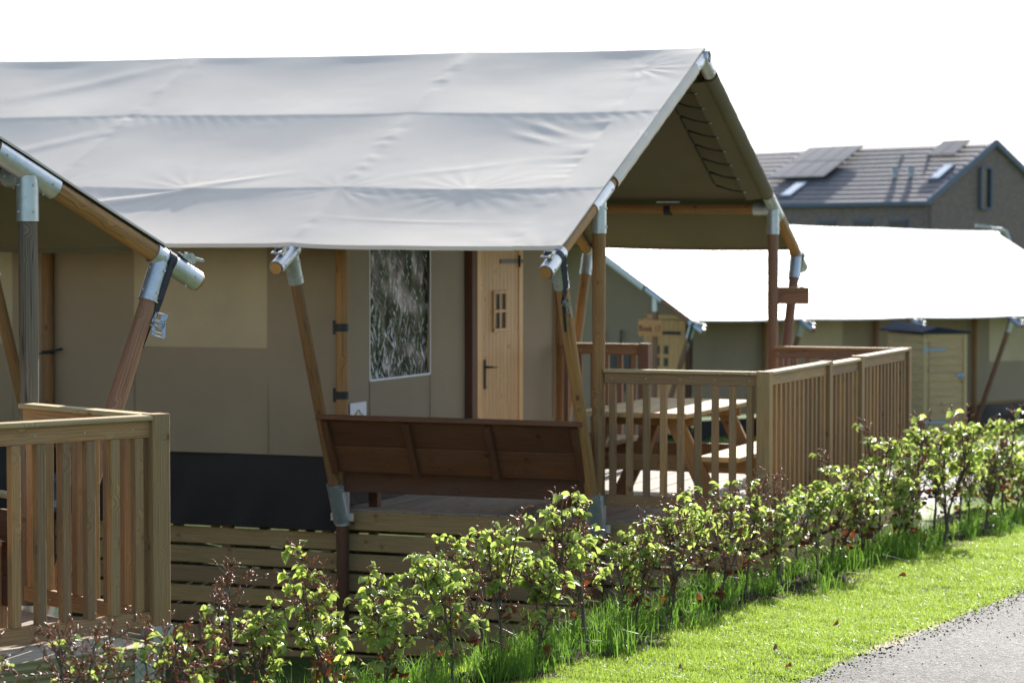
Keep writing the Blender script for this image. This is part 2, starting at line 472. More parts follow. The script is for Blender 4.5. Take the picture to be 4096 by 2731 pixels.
def asphalt():
    g = NG('asphalt_aggregate')
    ob = g.n("TexCoord").outputs["Object"]
    v = g.n("TexVoronoi", {"Vector": ob, "Scale": 95.0}, feature='F1')
    vc = g.n("SeparateColor", {0: v.outputs["Color"]}).outputs[0]
    v2 = g.n("TexVoronoi", {"Vector": ob, "Scale": 40.0}, feature='F1')
    vc2 = g.n("SeparateColor", {0: v2.outputs["Color"]}).outputs[0]
    n = g.noise(ob, 2.2, 5, .6)
    c = g.ramp(vc, [(0, (.025, .025, .026)), (.5, (.06, .059, .058)), (.8, (.12, .118, .112)), (1, (.30, .29, .27))])
    c = g.mix(g.math('MULTIPLY', g.ramp(vc2, [(.6, 0), (.95, 1)]), .5), c, (.19, .175, .16))
    c = g.mix(.8, c, g.ramp(n, [(.3, .6), (.5, 1.0), (.7, 1.25)]), 'MULTIPLY')
    c = g.mix(g.math('MULTIPLY', g.ramp(g.noise(ob, 14, 6, .75), [(.62, 0), (.68, 1)]), .55), c, (.03, .03, .03))
    h = g.math('ADD', g.math('MULTIPLY', v.outputs["Distance"], -1), g.math('MULTIPLY', v2.outputs["Distance"], -.8))
    return g.finish(g.principled(color=c, rough=.75, spec=.25, normal=g.bump(h, .8, .008)))
M['asphalt'] = asphalt()
M['gravel'] = simple('grey_paving', (.34, .33, .31), .85, nscale=20, namt=.25, bump=.4)
M['sand'] = simple('sandy_edge', (.36, .30, .21), .9, nscale=60, namt=.4, bump=.6)

def brick():
    g = NG('brown_brick')
    uv = g.n("TexCoord").outputs["UV"]
    b = g.n("TexBrick", {"Vector": uv, "Color1": (.30, .185, .15, 1), "Color2": (.17, .125, .125, 1), "Mortar": (.30, .26, .24, 1),
                         "Scale": 1.0, "Mortar Size": .012, "Brick Width": .22, "Row Height": .07, "Bias": 0.0})
    n = g.noise(g.mapping(uv, (3, 9, 1)), 1.5, 4, .6)
    c = g.mix(.6, b.outputs[0], g.ramp(n, [(.3, .55), (.7, 1.3)]), 'MULTIPLY')
    return g.finish(g.principled(color=c, rough=.85, spec=.2))
M['brick'] = brick()
M['tile'] = simple('grey_roof_tile', (.19, .175, .19), .6, nscale=3, namt=.2)
M['gutter'] = simple('zinc_gutter', (.15, .18, .25), .6, .2, spec=.3)
M['panel'] = simple('solar_panel_glass', (.06, .07, .09), .18, .1, spec=.7, nscale=2)
M['white'] = simple('white_paper', (.78, .80, .84), .6, nscale=5, namt=.04)
M['gold'] = simple('ochre_print', (.60, .33, .07), .6)
M['greyprint'] = simple('grey_print', (.42, .41, .36), .6)
M['greenprint'] = simple('olive_print', (.20, .20, .10), .6)
M['glass'] = simple('dark_window_glass', (.03, .04, .05), .1, .0, spec=.8)
M['darkpane'] = simple('dark_reddish_pane', (.030, .018, .014), .3, spec=.25)
M['skyglass'] = simple('skylight_glass', (.55, .65, .75), .12, .4, spec=.8)
M['felt'] = simple('bitumen_felt', (.03, .036, .05), 1.0, spec=0.0, nscale=80, namt=.3)
M['shed'] = wood('shed_plank_wood', (.64, .45, .22), (.54, .39, .20), grey=(.46, .38, .25), greyamt=.3)
M['bluehinge'] = simple('blue_grey_hinge', (.25, .36, .50), .4, .6)
M['reed'] = wood('grey_reed_mat', (.10, .09, .085), (.16, .14, .13), grey=(.05, .05, .05), greyamt=.6)
M['signwood'] = wood('sign_pine', (.62, .30, .12), (.55, .27, .11), greyamt=.1)
M['ink'] = simple('burnt_lettering', (.10, .05, .03), .8)
M['bag'] = simple('pale_grey_fabric', (.50, .47, .44), .85, nscale=8, namt=.25)
M['bagblue'] = simple('slate_blue_fabric', (.07, .08, .12), .85)
M['strapw'] = simple('white_cord', (.7, .7, .68), .7)
M['red'] = simple('red_cloth', (.55, .05, .05), .8)
M['lampmetal'] = simple('grey_lamp_metal', (.45, .46, .48), .45, .4)

# ---------------------------------------------------------------- layout
f_px = 85 / 36 * 2352
H0 = V3(-1.575, 8.55); HD = nrm(V3(.44, .898)); HN = V3(-HD[1], HD[0])
def sstep(x, a, b):
    t = np.clip((x - a) / (b - a), 0, 1); return t * t * (3 - 2 * t)
def terr(x, y):
    x = np.asarray(x, float); y = np.asarray(y, float)
    q = (x - H0[0]) * HN[0] + (y - H0[1]) * HN[1]
    yy = np.clip(y, -20, 60)
    z = -2.025 - .0275 * (yy - 11.3) - .011 * np.maximum(0, yy - 20) - .28 * np.clip(q - .08, 0, 2.7) * (1 - sstep(y, 18.5, 26))
    z = z + .012 * np.sin(x * 1.7 + y * .9) + .01 * np.sin(x * 3.1 - y * 2.3)
    return z + ZC
def T1(x, y): return float(terr(x, y))
def hpos(u, q=0.0):
    return H0 + HD * u + HN * q

def frame_mat(ox, oy, gx, gy, z, tilt=0.0):
    ax, ay = -gy, gx
    m = Matrix(((gx, ax, 0, ox), (gy, ay, 0, oy), (0, 0, 1, z), (0, 0, 0, 1)))
    if tilt: m = m @ Matrix.Rotation(tilt, 4, 'X')
    return m
gM = nrm(V3(.372, .928)); P1 = V3(.594, 16.58)
MM = frame_mat(P1[0], P1[1], gM[0], gM[1], ZC - 1.811)
gL = nrm(V3(.735, .678)); PL = V3(-2.29, 11.45) - 4.39 * gL
ML = frame_mat(PL[0], PL[1], gL[0], gL[1], ZC - 1.811)
g2 = nrm(V3(.70, -.714)); J2 = V3(2.684, 36.0); P2 = J2 - 5.15 * g2
M2 = frame_mat(P2[0], P2[1], g2[0], g2[1], ZC - 2.87, R(-.65))

# ================================================================= GROUND
def sheet(name, P, mat, kind='structure'):
    b = MB(); b.grid(P, smooth=True); o = b.build(name, mat)
    o["kind"] = kind
    return o
def gridpts(xs, ys):
    X, Y = np.meshgrid(xs, ys, indexing='ij')
    return np.stack([X, Y, terr(X, Y)], -1)
xs = np.concatenate([np.linspace(-900, -40, 8), np.linspace(-30, -8, 12), np.arange(-7, 14, .25), np.linspace(14, 40, 14), np.linspace(50, 900, 8)])
ys = np.concatenate([np.linspace(-60, 5, 8), np.arange(6, 42, .25), np.linspace(43, 100, 30), np.linspace(120, 1500, 10)])
sheet('ground', gridpts(xs, ys), M['turf'])

# asphalt road parallel to the hedge, 1.75 m in front of it
EQ = -1.46
us = np.arange(-14, 60, .12)
def strip(q0f, q1, us, lift, nq=8):
    P = np.zeros((len(us), nq, 3))
    for i, u in enumerate(us):
        q0 = q0f(u) if callable(q0f) else q0f
        for j in range(nq):
            p = hpos(u, q0 + (q1 - q0) * j / (nq - 1))
            P[i, j, :2] = p
    P[..., 2] = terr(P[..., 0], P[..., 1]) + lift
    return P
edge = lambda u: EQ + .03 * math.sin(u * 2.1) + .02 * math.sin(u * 5.7 + 1) + .012 * math.sin(u * 17)
sheet('asphalt_road', strip(edge, EQ - 3.4, us, .012, 14), M['asphalt'])
sedge = lambda u: EQ + .055 + .05 * math.sin(u * 1.3 + .5) + .03 * math.sin(u * 6.1)
sheet('sandy_road_edge', strip(sedge, EQ - .06, us, .006, 5), M['sand'])
# earth under the hedge
su = np.arange(-6, 30, .06)
def soilstrip():
    nq = 12; P = np.zeros((len(su), nq, 3))
    r2 = np.random.default_rng(3)
    nz = r2.normal(0, 1, (len(su), nq))
    for i, u in enumerate(su):
        wdt = .30 + .10 * math.sin(u * 1.9) + .07 * math.sin(u * 5.3 + 2)
        for j in range(nq):
            s = -1 + 2 * j / (nq - 1)
            p = hpos(u, s * wdt + .02)
            P[i, j, :2] = p
            P[i, j, 2] = T1(*p) + .004 + (1 - s * s) * (.018 + .012 * nz[i, j])
    return P
sheet('hedge_soil', soilstrip(), M['soil'])
# footpath behind the hedge leading to the far tents
pc = [V3(2.72, 19.0), V3(3.55, 22.0), V3(5.5, 29.9), V3(7.43, 35.1), V3(10.6, 43), V3(15, 52)]
pts = []
for a, b_ in zip(pc[:-1], pc[1:]):
    for k in range(12): pts.append(a + (b_ - a) * k / 12)
P = np.zeros((len(pts), 5, 3))
for i, p in enumerate(pts):
    d = nrm(pts[min(i + 1, len(pts) - 1)] - pts[max(i - 1, 0)]); n = V3(-d[1], d[0])
    for j in range(5):
        q = p + n * (-.42 + .84 * j / 4); P[i, j] = (q[0], q[1], T1(*q) + .012)
sheet('footpath', P, M['gravel'])

# ================================================================= TENTS
RP, RS = .045, .0525       # pole and socket radius
EV, RX, RZ, FW = -.8, 2.33, 3.301, 4.39
EZ = 1.771
SN = (RZ - EZ) / (RX - EV); SF = (RZ - EZ) / (5.15 - RX)
def rz(s, t=0, k=0):
    return (EZ + (s - EV) * SN if s <= RX else RZ - (s - RX) * SF) + k * t

def socket(b, p, d, L0, L1, r=RS, bolt=True):
    p = np.asarray(p, float); d = nrm(d)
    a, e = p + d * L0, p + d * L1
    b.pole(a, e, r, r, n=24, segs=1, wob=0, caps=False)
    # rolled rim and inner wall so that the sleeve reads as a pipe
    for q, s in ((a, -1), (e, 1)):
        b.pole(q, q - d * s * .004, r, r - .004, n=24, segs=1, wob=0, caps=False)
        b.pole(q - d * s * .0, q + d * s * .0008, r, r - .006, n=24, segs=1, wob=0, caps=False)
    if bolt:
        up = V3(0, 0, 1) if abs(d[2]) < .9 else V3(1, 0, 0)
        X = nrm(np.cross(d, up)); Y = np.cross(X, d)
        for q in (a + d * .045, e - d * .045):
            for s in (1, -1):
                b.pole(q + X * s * (r - .003), q + X * s * (r + .008), .007, .006, n=8, segs=1, wob=0)
                b.pole(q + Y * s * (r - .003), q + Y * s * (r + .006), .006, .005, n=8, segs=1, wob=0)

def ratchet(b, o, L, W, N):
    """small steel ratchet buckle; o = centre on the strap, L along strap, W across, N outwards"""
    o = np.asarray(o, float); L = nrm(L) * .85; W = nrm(W); N = nrm(N) * .85
    for s in (-1, 1):
        c = o + W * s * .026
        b.beam(c - L * .055 + N * .012, c + L * .035 + N * .012, .003, .030, up=N, ch=.0005)
        b.pole(c + N * .022 - W * .001, c + N * .022 + W * s * .004, .022, .022, n=14, segs=1, wob=0)
        b.beam(c + N * .022, c + L * .085 + N * .045, .003, .016, up=N, ch=.0005)
        b.pole(c - W * .004 + L * .028 + N * .010, c + W * s * .005 + L * .028 + N * .010, .010, .010, n=10, segs=1, wob=0)
    b.pole(o - W * .034 + N * .022, o + W * .034 + N * .022, .0085, n=10, segs=1, wob=0)
    b.pole(o - W * .030 + L * .085 + N * .045, o + W * .030 + L * .085 + N * .045, .006, n=8, segs=1, wob=0)
    b.pole(o - W * .030 + L * .062 + N * .037, o + W * .030 + L * .062 + N * .037, .004, n=8, segs=1, wob=0)
    b.pole(o - W * .030 - L * .048 + N * .006, o + W * .030 - L * .048 + N * .006, .006, n=8, segs=1, wob=0)
    b.pole(o - W * .030 + L * .028 + N * .010, o + W * .030 + L * .028 + N * .010, .006, n=8, segs=1, wob=0)
    b.box_at = None

def band(b, pts, wdir, width, th=.003):
    pts = [np.asarray(p, float) for p in pts]
    for p, q in zip(pts[:-1], pts[1:]):
        n = nrm(np.cross(q - p, wdir))
        b.beam(p, q, width, th, up=n, ch=.0004)

def smooth_noise(shape, cells, seed):
    r = np.random.default_rng(seed)
    a, b = shape; ca, cb = cells
    g = r.normal(0, 1, (ca + 3, cb + 3))
    X = np.linspace(0, ca, a); Y = np.linspace(0, cb, b)
    xi = np.floor(X).astype(int); yi = np.floor(Y).astype(int)
    fx = X - xi; fy = Y - yi
    fx = fx * fx * (3 - 2 * fx); fy = fy * fy * (3 - 2 * fy)
    g00 = g[np.ix_(xi, yi)]; g10 = g[np.ix_(xi + 1, yi)]; g01 = g[np.ix_(xi, yi + 1)]; g11 = g[np.ix_(xi + 1, yi + 1)]
    fx = fx[:, None]; fy = fy[None]
    return (g00 * (1 - fx) + g10 * fx) * (1 - fy) + (g01 * (1 - fx) + g11 * fx) * fy

def roof_surface(S, T, frames, k, L, side, detail, off, seed=1):
    """height of the canvas over grid S x T"""
    line = np.where(S <= RX, EZ + (S - EV) * SN, RZ - (S - RX) * SF) + k * T
    z = line + off
    sup = [EV - .1, 0.0, 1.22, RX] if side == 0 else [RX, 3.35, FW, 5.25]
    amp = [.030, .031, .024]
    if side == 1: amp = amp[::-1]
    tg = np.zeros_like(T)
    fr = list(frames)
    for a, b_ in zip(fr[:-1], fr[1:]):
        m = (T >= a) & (T <= b_)
        u = (T - a) / (b_ - a)
        tg = np.where(m, np.sin(np.pi * u), tg)
    tg = np.maximum(tg, 0) ** .7
    for (a, b_), am in zip(zip(sup[:-1], sup[1:]), amp):
        m = (S >= a) & (S <= b_)
        u = np.clip((S - a) / (b_ - a), 0, 1)
        if side == 1: u = 1 - u
        # heavier just under the upper purlin: asymmetric belly
        belly = (u ** 1.25) * (1 - u) * 4
        z = z - np.where(m, am * belly * (.12 + .88 * tg), 0)
    z = z - .012 * tg
    if detail:
        z_base = z
        sh = S.shape
        def nn(cs, ct, sd): return smooth_noise(sh, (cs, ct), sd)
        nS = int((S.max() - S.min()) * 3) + 2; nT = int((T.max() - T.min()) * 1.2) + 2
        z = z + .0036 * nn(max(3, nS // 2), nT, seed) + .0007 * nn(nS, nT * 2, seed + 1) + .00025 * nn(nS * 3, nT * 5, seed + 2)
        # puckers over each rafter
        for i, t0 in enumerate(fr[1:], 1):
            g = np.exp(-((T - t0) / .075) ** 2)
            z = z + g * (.003 + .0022 * nn(nS * 4, nT * 3, seed + 9 + i) * np.clip(nn(nS, 2, seed + 20 + i) + .3, 0, 1.2))
        # star-shaped tension folds at the ties on the lower purlin, and at the gable corner
        cen = [(0.0, (a + b_) / 2 * 1.0, .011, 17, .30) for a, b_ in zip(fr[:-1], fr[1:])] + [(-.90, .06, .050, 13, .48), (RX - .3, .42, .009, 15, .22)] + [(-.02, t0, .010, 15, .22) for t0 in fr[1:]]
        for j, (cs, ct, A, kk, rr) in enumerate(cen):
            ds = (S - cs) * 1.12; dt = T - ct
            r = np.sqrt(ds ** 2 + dt ** 2) + 1e-6; th = np.arctan2(ds, dt)
            z = z + A * np.sin(th * kk + 1.7 * j + 2 * np.sin(th * 2)) * (r / rr) ** .6 * np.exp(-(r / rr) ** 1.4) * np.where(r < .03, 0, 1) * .30 * (1 + .8 * np.sin(th * 1.0 + j)) * (.35 + .65 * (ds < 0))
            z = z + (A * .35 if A < .04 else 0) * np.exp(-(r / .06) ** 2)
        # long diagonal drags
        for (cs, ct, ds_, dt_, A, wd, ln) in [(.12, 2.95, .32, -1, .006, .035, .35), (-.12, 3.5, .35, -1, .012, .03, .35), (-.16, 3.75, .35, -1, .009, .03, .3), (.35, 1.2, .3, -1, .0025, .04, .4), (1.0, .75, .5, 1, .006, .04, .22), (.85, .8, .45, 1, .005, .04, .2), (-.42, 1.2, .02, 1, .0025, .012, .6), (1.9, 5.2, .5, -1, .006, .09, .7), (.75, 4.9, .45, -1, .005, .07, .6)]:
            d = np.array([ds_, dt_]); d = d / np.linalg.norm(d)
            a1 = (S - cs) * d[0] + (T - ct) * d[1]; a2 = -(S - cs) * d[1] + (T - ct) * d[0]
            z = z + A * np.exp(-(a2 / wd) ** 2) * np.exp(-(a1 / ln) ** 2)
        # fine gathers just below each purlin seam
        for s0 in (0.0, 1.22):
            dd = s0 - S
            g = np.where(dd > 0, np.exp(-dd / .07) * (1 - np.exp(-dd / .01)), 0)
            z = z + .0022 * g * np.sin((T + dd * .9) * 46 + 3 * np.sin(T * 3.1)) * (.5 + .5 * np.sin(T * 1.7 + s0))
            z = z - .0030 * np.where(dd > 0, 1 - np.exp(-dd / .006), 0) * np.exp(-np.maximum(dd, 0) / .5)
        # reinforced band along the gable, gathered at its inner seam
        g = np.where(T > .31, np.exp(-(T - .31) / .14), 0)
        gs = nn(int(nS * 2.6), 3, seed + 40) + .4 * nn(nS * 6, 4, seed + 41)
        z = z + .0045 * g * gs * np.where(T > .31, 1, 0) * (.4 + .6 * sstep(-np.abs(S - .75), -.9, -.1))
        z = z - .0022 * sstep(T, .30, .325)
        z = z_base + (z - z_base) * sstep(RX - S, 0.0, .14)
    return z

def canvas_roof(root, frames, k, L, mats, fine, seed, name='roof_canvas'):
    b = MB()
    t0 = -.03
    for side in (0, 1):
        if fine and side == 0:
            ts = np.concatenate([np.arange(t0, min(6.8, L), .018), np.linspace(min(6.8, L) + .02, L, 12)]) if L > 6.85 else np.arange(t0, L, .018)
            ss = np.arange(EV + .0, RX + .001, .018); ss[-1] = RX
        else:
            ts = np.linspace(t0, L, 90); ss = np.linspace(EV + .0, RX, 60) if side == 0 else np.linspace(RX, 5.15, 60)
        S, T = np.meshgrid(ss, ts, indexing='ij')
        Z = roof_surface(S, T, frames, k, L, side, fine, .074, seed + side)
        # eave hem line sags a little between the frames
        sup = np.zeros_like(T)
        P = np.stack([S, T, Z], -1)
        b.grid(P, 0, True, flip=(side == 1) ^ False)
        Q = P.copy(); Q[..., 2] -= .006
        st = 1 if not (fine and side == 0) else 4
        Q = Q[::st, ::st]
        b.grid(Q, 1, True, flip=not (side == 1))
        # hems
        for row in ([P[0], P[0] - (0, 0, .028)] if side == 0 else [P[-1], P[-1] - (0, 0, .028)],):
            b.grid(np.stack(row, 0), 0, True)
            b.grid(np.stack([row[0] + (.005 if side == 0 else -.005, 0, -.004), row[1] + (.005 if side == 0 else -.005, 0, 0)], 0), 1, True)
        for c, dy in ((0, -1), (-1, 1)):
            e = P[:, c]
            b.grid(np.stack([e, e - (0, 0, .012)], 0), 0, True)
    return b.build(name, mats, root)

def make_tent(M4, frames, L, k, body_t, mats, lab, fine=False, seed=1, near_side=True, polemats=None, ridge_drop=0, full=True, foot=True, ratch=(), piles=None, mat_gable=None):
    root = empty('safari_tent', M4)
    tag(root, lab, 'tent')
    pm = polemats or ['pole'] * 9
    def pmat(i): return M[pm[i % len(pm)]]
    n = 0
    # ridge pole, purlins
    def pole_part(name, p0, p1, r=RP, mat=None, segs=6):
        nonlocal n
        b = MB(); b.pole(p0, p1, r, r * .98, n=20, segs=segs)
        n += 1
        return b.build(name, mat or pmat(n), root)
    pole_part('ridge_pole', (RX, 0, rz(RX)), (RX, L, rz(RX, L, k)))
    for fi, t in enumerate(frames):
        K = k
        for side in (0, 1):
            sx = 0.0 if side == 0 else FW
            ex = EV if side == 0 else 5.15
            pe = -1.02 if side == 0 else 5.37
            sg = -1 if side == 0 else 1
            zT = rz(sx, t, K); zE = rz(ex, t, K)
            d = nrm(V3(pe - RX, 0, rz(pe, t, K) - rz(RX, t, K)))       # downwards along the rafter
            pole_part('rafter', (RX, t, rz(RX, t, K)), (pe, t, rz(pe, t, K)), segs=10)
            vis = (side == (0 if near_side else 1)) or t < body_t + .1
            if not full and not vis: continue
            mpost = M['pole_grey'] if (fi == 0 and mat_gable == 'L') else (M['pole_red'] if side == 1 and mat_gable != 'L' and fi == 0 else pmat(n + fi))
            pole_part('post', (sx, t, -.12), (sx, t, zT), .046, mat=mpost)
            foot_p = V3(sx + sg * .03, t, -.10)
            jo = V3(ex, t, zE)
            pole_part('strut', foot_p, jo, .044, mat=M['pole_red'] if (mat_gable == 'L' or (side == 1 and fi == 0)) else None)
            # T socket
            b = MB()
            Tp = V3(sx, t, zT)
            socket(b, Tp, d, -.20, .17); socket(b, Tp, (0, 0, -1), .02, .235)
            for fj, sgy in ((fi + 1, 1), (fi - 1, -1)):
                if 0 <= fj < len(frames):
                    socket(b, Tp + V3(0, 0, -.02), (0, sgy, 0), .03, .17)
            b.build('corner_socket', M['galv'], root)
            # eave socket
            b = MB(); ds = nrm(foot_p - jo)
            socket(b, jo, d, -.06, .235, RS); socket(b, jo, ds, .02, .225, RS)
            b.build('eave_socket', M['galv'], root)
            if foot:
                b = MB()
                socket(b, V3(sx, t, 0), (0, 0, 1), -.16, .13); socket(b, foot_p, -ds, -.03, .27, RS + .002)
                b.beam((sx, t - .09, -.10), (sx, t + .09, -.10), .008, .055, ch=.001)
                b.build('foot_socket', M['galv'], root)
                if piles:
                    b = MB(); b.pole((sx, t, -.16), (sx, t, piles), .045, n=16)
                    b.build('support_pile', M['brown'], root)
            if (fi, side) in ratch:
                # webbing over the joint with two ratchets
                X = nrm(np.cross(ds, V3(0, 1, 0))); 
                b = MB()
                up = nrm(np.cross(V3(0, 1, 0), d)); 
                if up[2] < 0: up = -up
                r_ = RS + .004
                q0 = jo + d * .03
                yv = -1.0
                loop = []
                for a in np.linspace(-2.2, 2.2, 15):
                    loop.append(q0 + up * r_ * math.cos(a) + V3(0, 1, 0) * r_ * math.sin(a) * 1.0 + ds * (0))
                for p, q in zip(loop[:-1], loop[1:]):
                    b.beam(p, q, .003, .048, up=d, ch=.0004)
                out = nrm(V3(sg, 0, 0) - ds * np.dot(V3(sg, 0, 0), ds))
                o1 = jo + ds * .31 + out * (.049) + V3(0, -.012, 0)
                band(b, [q0 + V3(0, -r_, 0) + up * .01, jo + ds * .20 + V3(0, -r_ * .8, 0) + out * .035, o1], V3(0, 1, 0) if False else nrm(V3(0, 1, 0) * .4 + out), .045)
                band(b, [o1 + ds * .02, jo + ds * .52 + out * .043], V3(0, 1, 0), .02, .002)
                st = b.build('tension_strap', M['webbing'], root)
                b = MB()
                ratchet(b, o1 + out * .004 + V3(0, -.02, 0), ds, V3(0, 1, 0) * .7 - out * .7, out * .7 + V3(0, -.7, 0))
                b.build('ratchet', M['zinc'], st)
            # ratchet for the roof canvas on top of the pole end
            if vis:
                upr = nrm(np.cross(V3(0, 1, 0), d))
                if upr[2] < 0: upr = -upr
                b = MB(); band(b, [jo + d * .02 + upr * (RS + .006), jo + d * .13 + upr * (RS + .012)], V3(0, 1, 0), .044)
                b.pole(jo + d * .13 + upr * (RS + .03) - V3(0, .022, 0), jo + d * .13 + upr * (RS + .03) + V3(0, .022, 0), .020, n=12, segs=1, wob=0)
                st = b.build('canvas_strap', M['webbing'], root)
                b = MB(); ratchet(b, jo + d * .135 + upr * (RS + .008), d, V3(0, 1, 0), upr)
                b.build('ratchet', M['zinc'], st)
        b = MB(); Ap = V3(RX, t, rz(RX, t, K))
        for side in (0, 1):
            pe = -1.02 if side == 0 else 5.37
            d = nrm(V3(pe - RX, 0, rz(pe) - rz(RX)))
            socket(b, Ap, d, -.02, .24)
        socket(b, Ap, (0, 1, 0), -.065, .2)
        b.build('ridge_socket', M['galv'], root)
    for side in (0, 1):
        sx = 0.0 if side == 0 else FW
        for a, c in zip(frames[:-1], frames[1:]):
            pole_part('purlin', (sx, a, rz(sx, a, k) - .02), (sx, c, rz(sx, c, k) - .02))
    # mid purlin webbing lines are inside the canvas
    canvas_roof(root, frames, k, L, mats, fine, seed)
    # canvas sleeves wrapped round the gable rafters
    for side in (0, 1):
        a, c = (.24, 2.10) if side == 0 else (2.56, 4.18)
        b = MB(); r = .060
        s_ = np.linspace(a, c, 40); ang = np.linspace(0, 2 * math.pi, 25)
        slope = SN if side == 0 else -SF
        nn = nrm(V3(-slope, 0, 1))
        Pg = np.zeros((len(s_), len(ang), 3))
        for i, s in enumerate(s_):
            rr = r + .0012 * math.sin(s * 23) + .001 * math.sin(s * 51)
            for j, th in enumerate(ang):
                Pg[i, j] = V3(s, 0, rz(s)) + nn * math.cos(th) * rr + V3(0, -1, 0) * math.sin(th) * rr
        b.grid(Pg, 0, True, flip=(side == 0))
        b.build('rafter_sleeve', mats[0] if side == 0 else (mats[0] if mat_gable == 'bg' else M['lining']), root)
        if not fine: continue
        # laced inner flap
        b = MB()
        ss = np.linspace(a, c, 60); tt = np.linspace(.02, .17, 4)
        S, T = np.meshgrid(ss, tt, indexing='ij')
        Z = np.array([[rz(s) for t in tt] for s in ss]) - .045 - .02 * (T / .17)
        b.grid(np.stack([S, T, Z], -1), 0, True)
        fl = b.build('laced_flap', M['lining'], root)
        b = MB()
        ns = 8
        line = []
        for i in range(ns):
            s = a + .12 + (c - a - .25) * i / (ns - 1)
            pf = V3(s, .155, rz(s) - .068); sb = s - .05 * (1 if side else -1)
            pb = V3(sb, .40, rz(sb) - .03)
            b.tube([pf, (pf + pb) / 2 + V3(.01, 0, -.012), pb], .007, 5)
            pb2 = V3(sb + .02, .40, rz(sb + .02) - .03)
            b.tube([pf + V3(.012, 0, 0), (pf + pb2) / 2 + V3(.02, 0, -.004), pb2], .004, 5)
            for q_, r_ in ((pf, .014), (pb, .010)):
                e = MB(); e.pole(q_ + V3(0, 0, -.005), q_ + V3(0, 0, .003), r_, n=12, segs=1, wob=0); e.build('eyelet', M['brass'], fl)
            line.append(pb)
        b.tube(line, .009, 5)
        b.build('lacing_cord', M['cord'], fl)
    return root

def wall_grid(b, us, vs, f, holes=(), top=None, amp=.004, seed=0, mi=0, nrmv=V3(1, 0, 0)):
    us = np.unique(np.round(np.concatenate([us] + [np.array([h[0], h[1]]) for h in holes]), 4))
    vs = np.unique(np.round(np.concatenate([vs] + [np.array([h[2], h[3]]) for h in holes]), 4))
    U, Vv = np.meshgrid(us, vs, indexing='ij')
    VV = Vv.copy()
    if top is not None:
        tp = np.array([top(u) for u in us])[:, None]
        vmax = vs.max(); cut = max([h[3] for h in holes] + [vs.min() + .2])
        VV = np.where(Vv > cut, cut + (Vv - cut) / (vmax - cut) * np.maximum(tp - cut, .01), Vv)
    nz = smooth_noise(U.shape, (max(2, int((us.max() - us.min()) * 2.5)), max(2, int((vs.max() - vs.min()) * 1.2))), seed) * amp
    nz += smooth_noise(U.shape, (max(2, int((us.max() - us.min()) * 7)), 3), seed + 5) * amp * .35
    P = f(U, VV) + nz[..., None] * nrmv
    cu = (us[:-1] + us[1:]) / 2; cv = (vs[:-1] + vs[1:]) / 2
    CU, CV = np.meshgrid(cu, cv, indexing='ij')
    mask = np.ones(CU.shape, bool)
    for h in holes: mask &= ~((CU > h[0]) & (CU < h[1]) & (CV > h[2]) & (CV < h[3]))
    b.grid(P, mi, True, mask=mask)

# ---- the long tent in the middle
FR = [0, 1.953, 4.41, 6.4, 8.4]
main = make_tent(MM, FR, 8.45, .0125, 1.953, [M['roof'], M['lining']],
                 'long grey canvas safari tent in the middle with open gabled porch over the terrace', fine=True, seed=11,
                 polemats=['pole', 'pole', 'pole'], ratch=((0, 0), (0, 1)), piles=-.85)
KM = .0125
b = MB()
wall_grid(b, np.arange(1.97, 8.4, .08), np.arange(.326, 2.12, .08), lambda u, v: np.stack([np.full_like(u, .048), u, v], -1),
          holes=((2.573, 3.69, 1.10, 2.0), (4.75, 5.9, 1.10, 2.0)), amp=.010, seed=5, nrmv=V3(1, 0, 0))
wall_grid(b, np.arange(1.97, 8.4, .2), np.arange(.334, 2.2, .2), lambda u, v: np.stack([np.full_like(u, 4.32), u, v], -1), amp=.006, seed=6)
for yy in (2.573, 3.69, 4.75, 5.9): b.box((.036, yy - .004, .34), (.041, yy + .004, 1.10))
b.build('side_wall', M['wall'], main)
for (a, c) in ((2.573, 3.69), (4.75, 5.9)):
    b = MB()
    wall_grid(b, np.linspace(a, c, 14), np.linspace(1.10, 2.0, 12), lambda u, v: np.stack([np.full_like(u, .046), u, v], -1), amp=.003, seed=9)
    b.build('window_panel', M['pvc'], main)
b = MB()
def skirtf(u, v):
    h = (v + .21) / .544
    return np.stack([.030 + .034 * h + .010 * np.sin(u * 9 + v * 7 + 2 * np.sin(u * 2.3)) * (1 - h) + .005 * np.sin(u * 23 + v * 9) * (1 - h), u, v - .008 * np.sin(u * 1.9) * (1 - h)], -1)
wall_grid(b, np.arange(1.99, 8.4, .05), np.arange(-.21, .42, .04), skirtf, amp=.005, seed=8)
b.box((.052, 2.0, .086), (.056, 8.38, .094))
b.build('ground_skirt', M['skirt_pvc'], main)
# gable wall of the sleeping part, seen from the porch
b = MB()
yw = 1.985
topf = lambda u: rz(u, yw, KM) + .03
wall_grid(b, np.arange(.07, 4.33, .08), np.arange(.334, 2.4, .08), lambda u, v: np.stack([u, np.full_like(u, yw), v], -1),
          holes=((.526, 1.625, .856, 2.02), (2.32, 3.46, .05, 1.93)), top=topf, amp=.005, seed=15, nrmv=V3(0, 1, 0))
for xx in (.526, 1.625): b.box((xx - .004, yw - .010, .34), (xx + .004, yw - .006, .856))
b.build('end_wall', M['wall'], main)
b = MB()
wall_grid(b, np.arange(.07, 4.33, .3), np.arange(.0, 2.4, .3), lambda u, v: np.stack([u, np.full_like(u, 8.38), v], -1), top=lambda u: rz(u, 8.4, KM) + .02, seed=16)
b.build('end_wall', M['wall'], main)
b = MB()
wall_grid(b, np.arange(.07, 2.33, .08), np.arange(-.04, .34, .05), lambda u, v: np.stack([u, np.full_like(u, yw - .012), v], -1), amp=.006, seed=17, nrmv=V3(0, 1, 0))
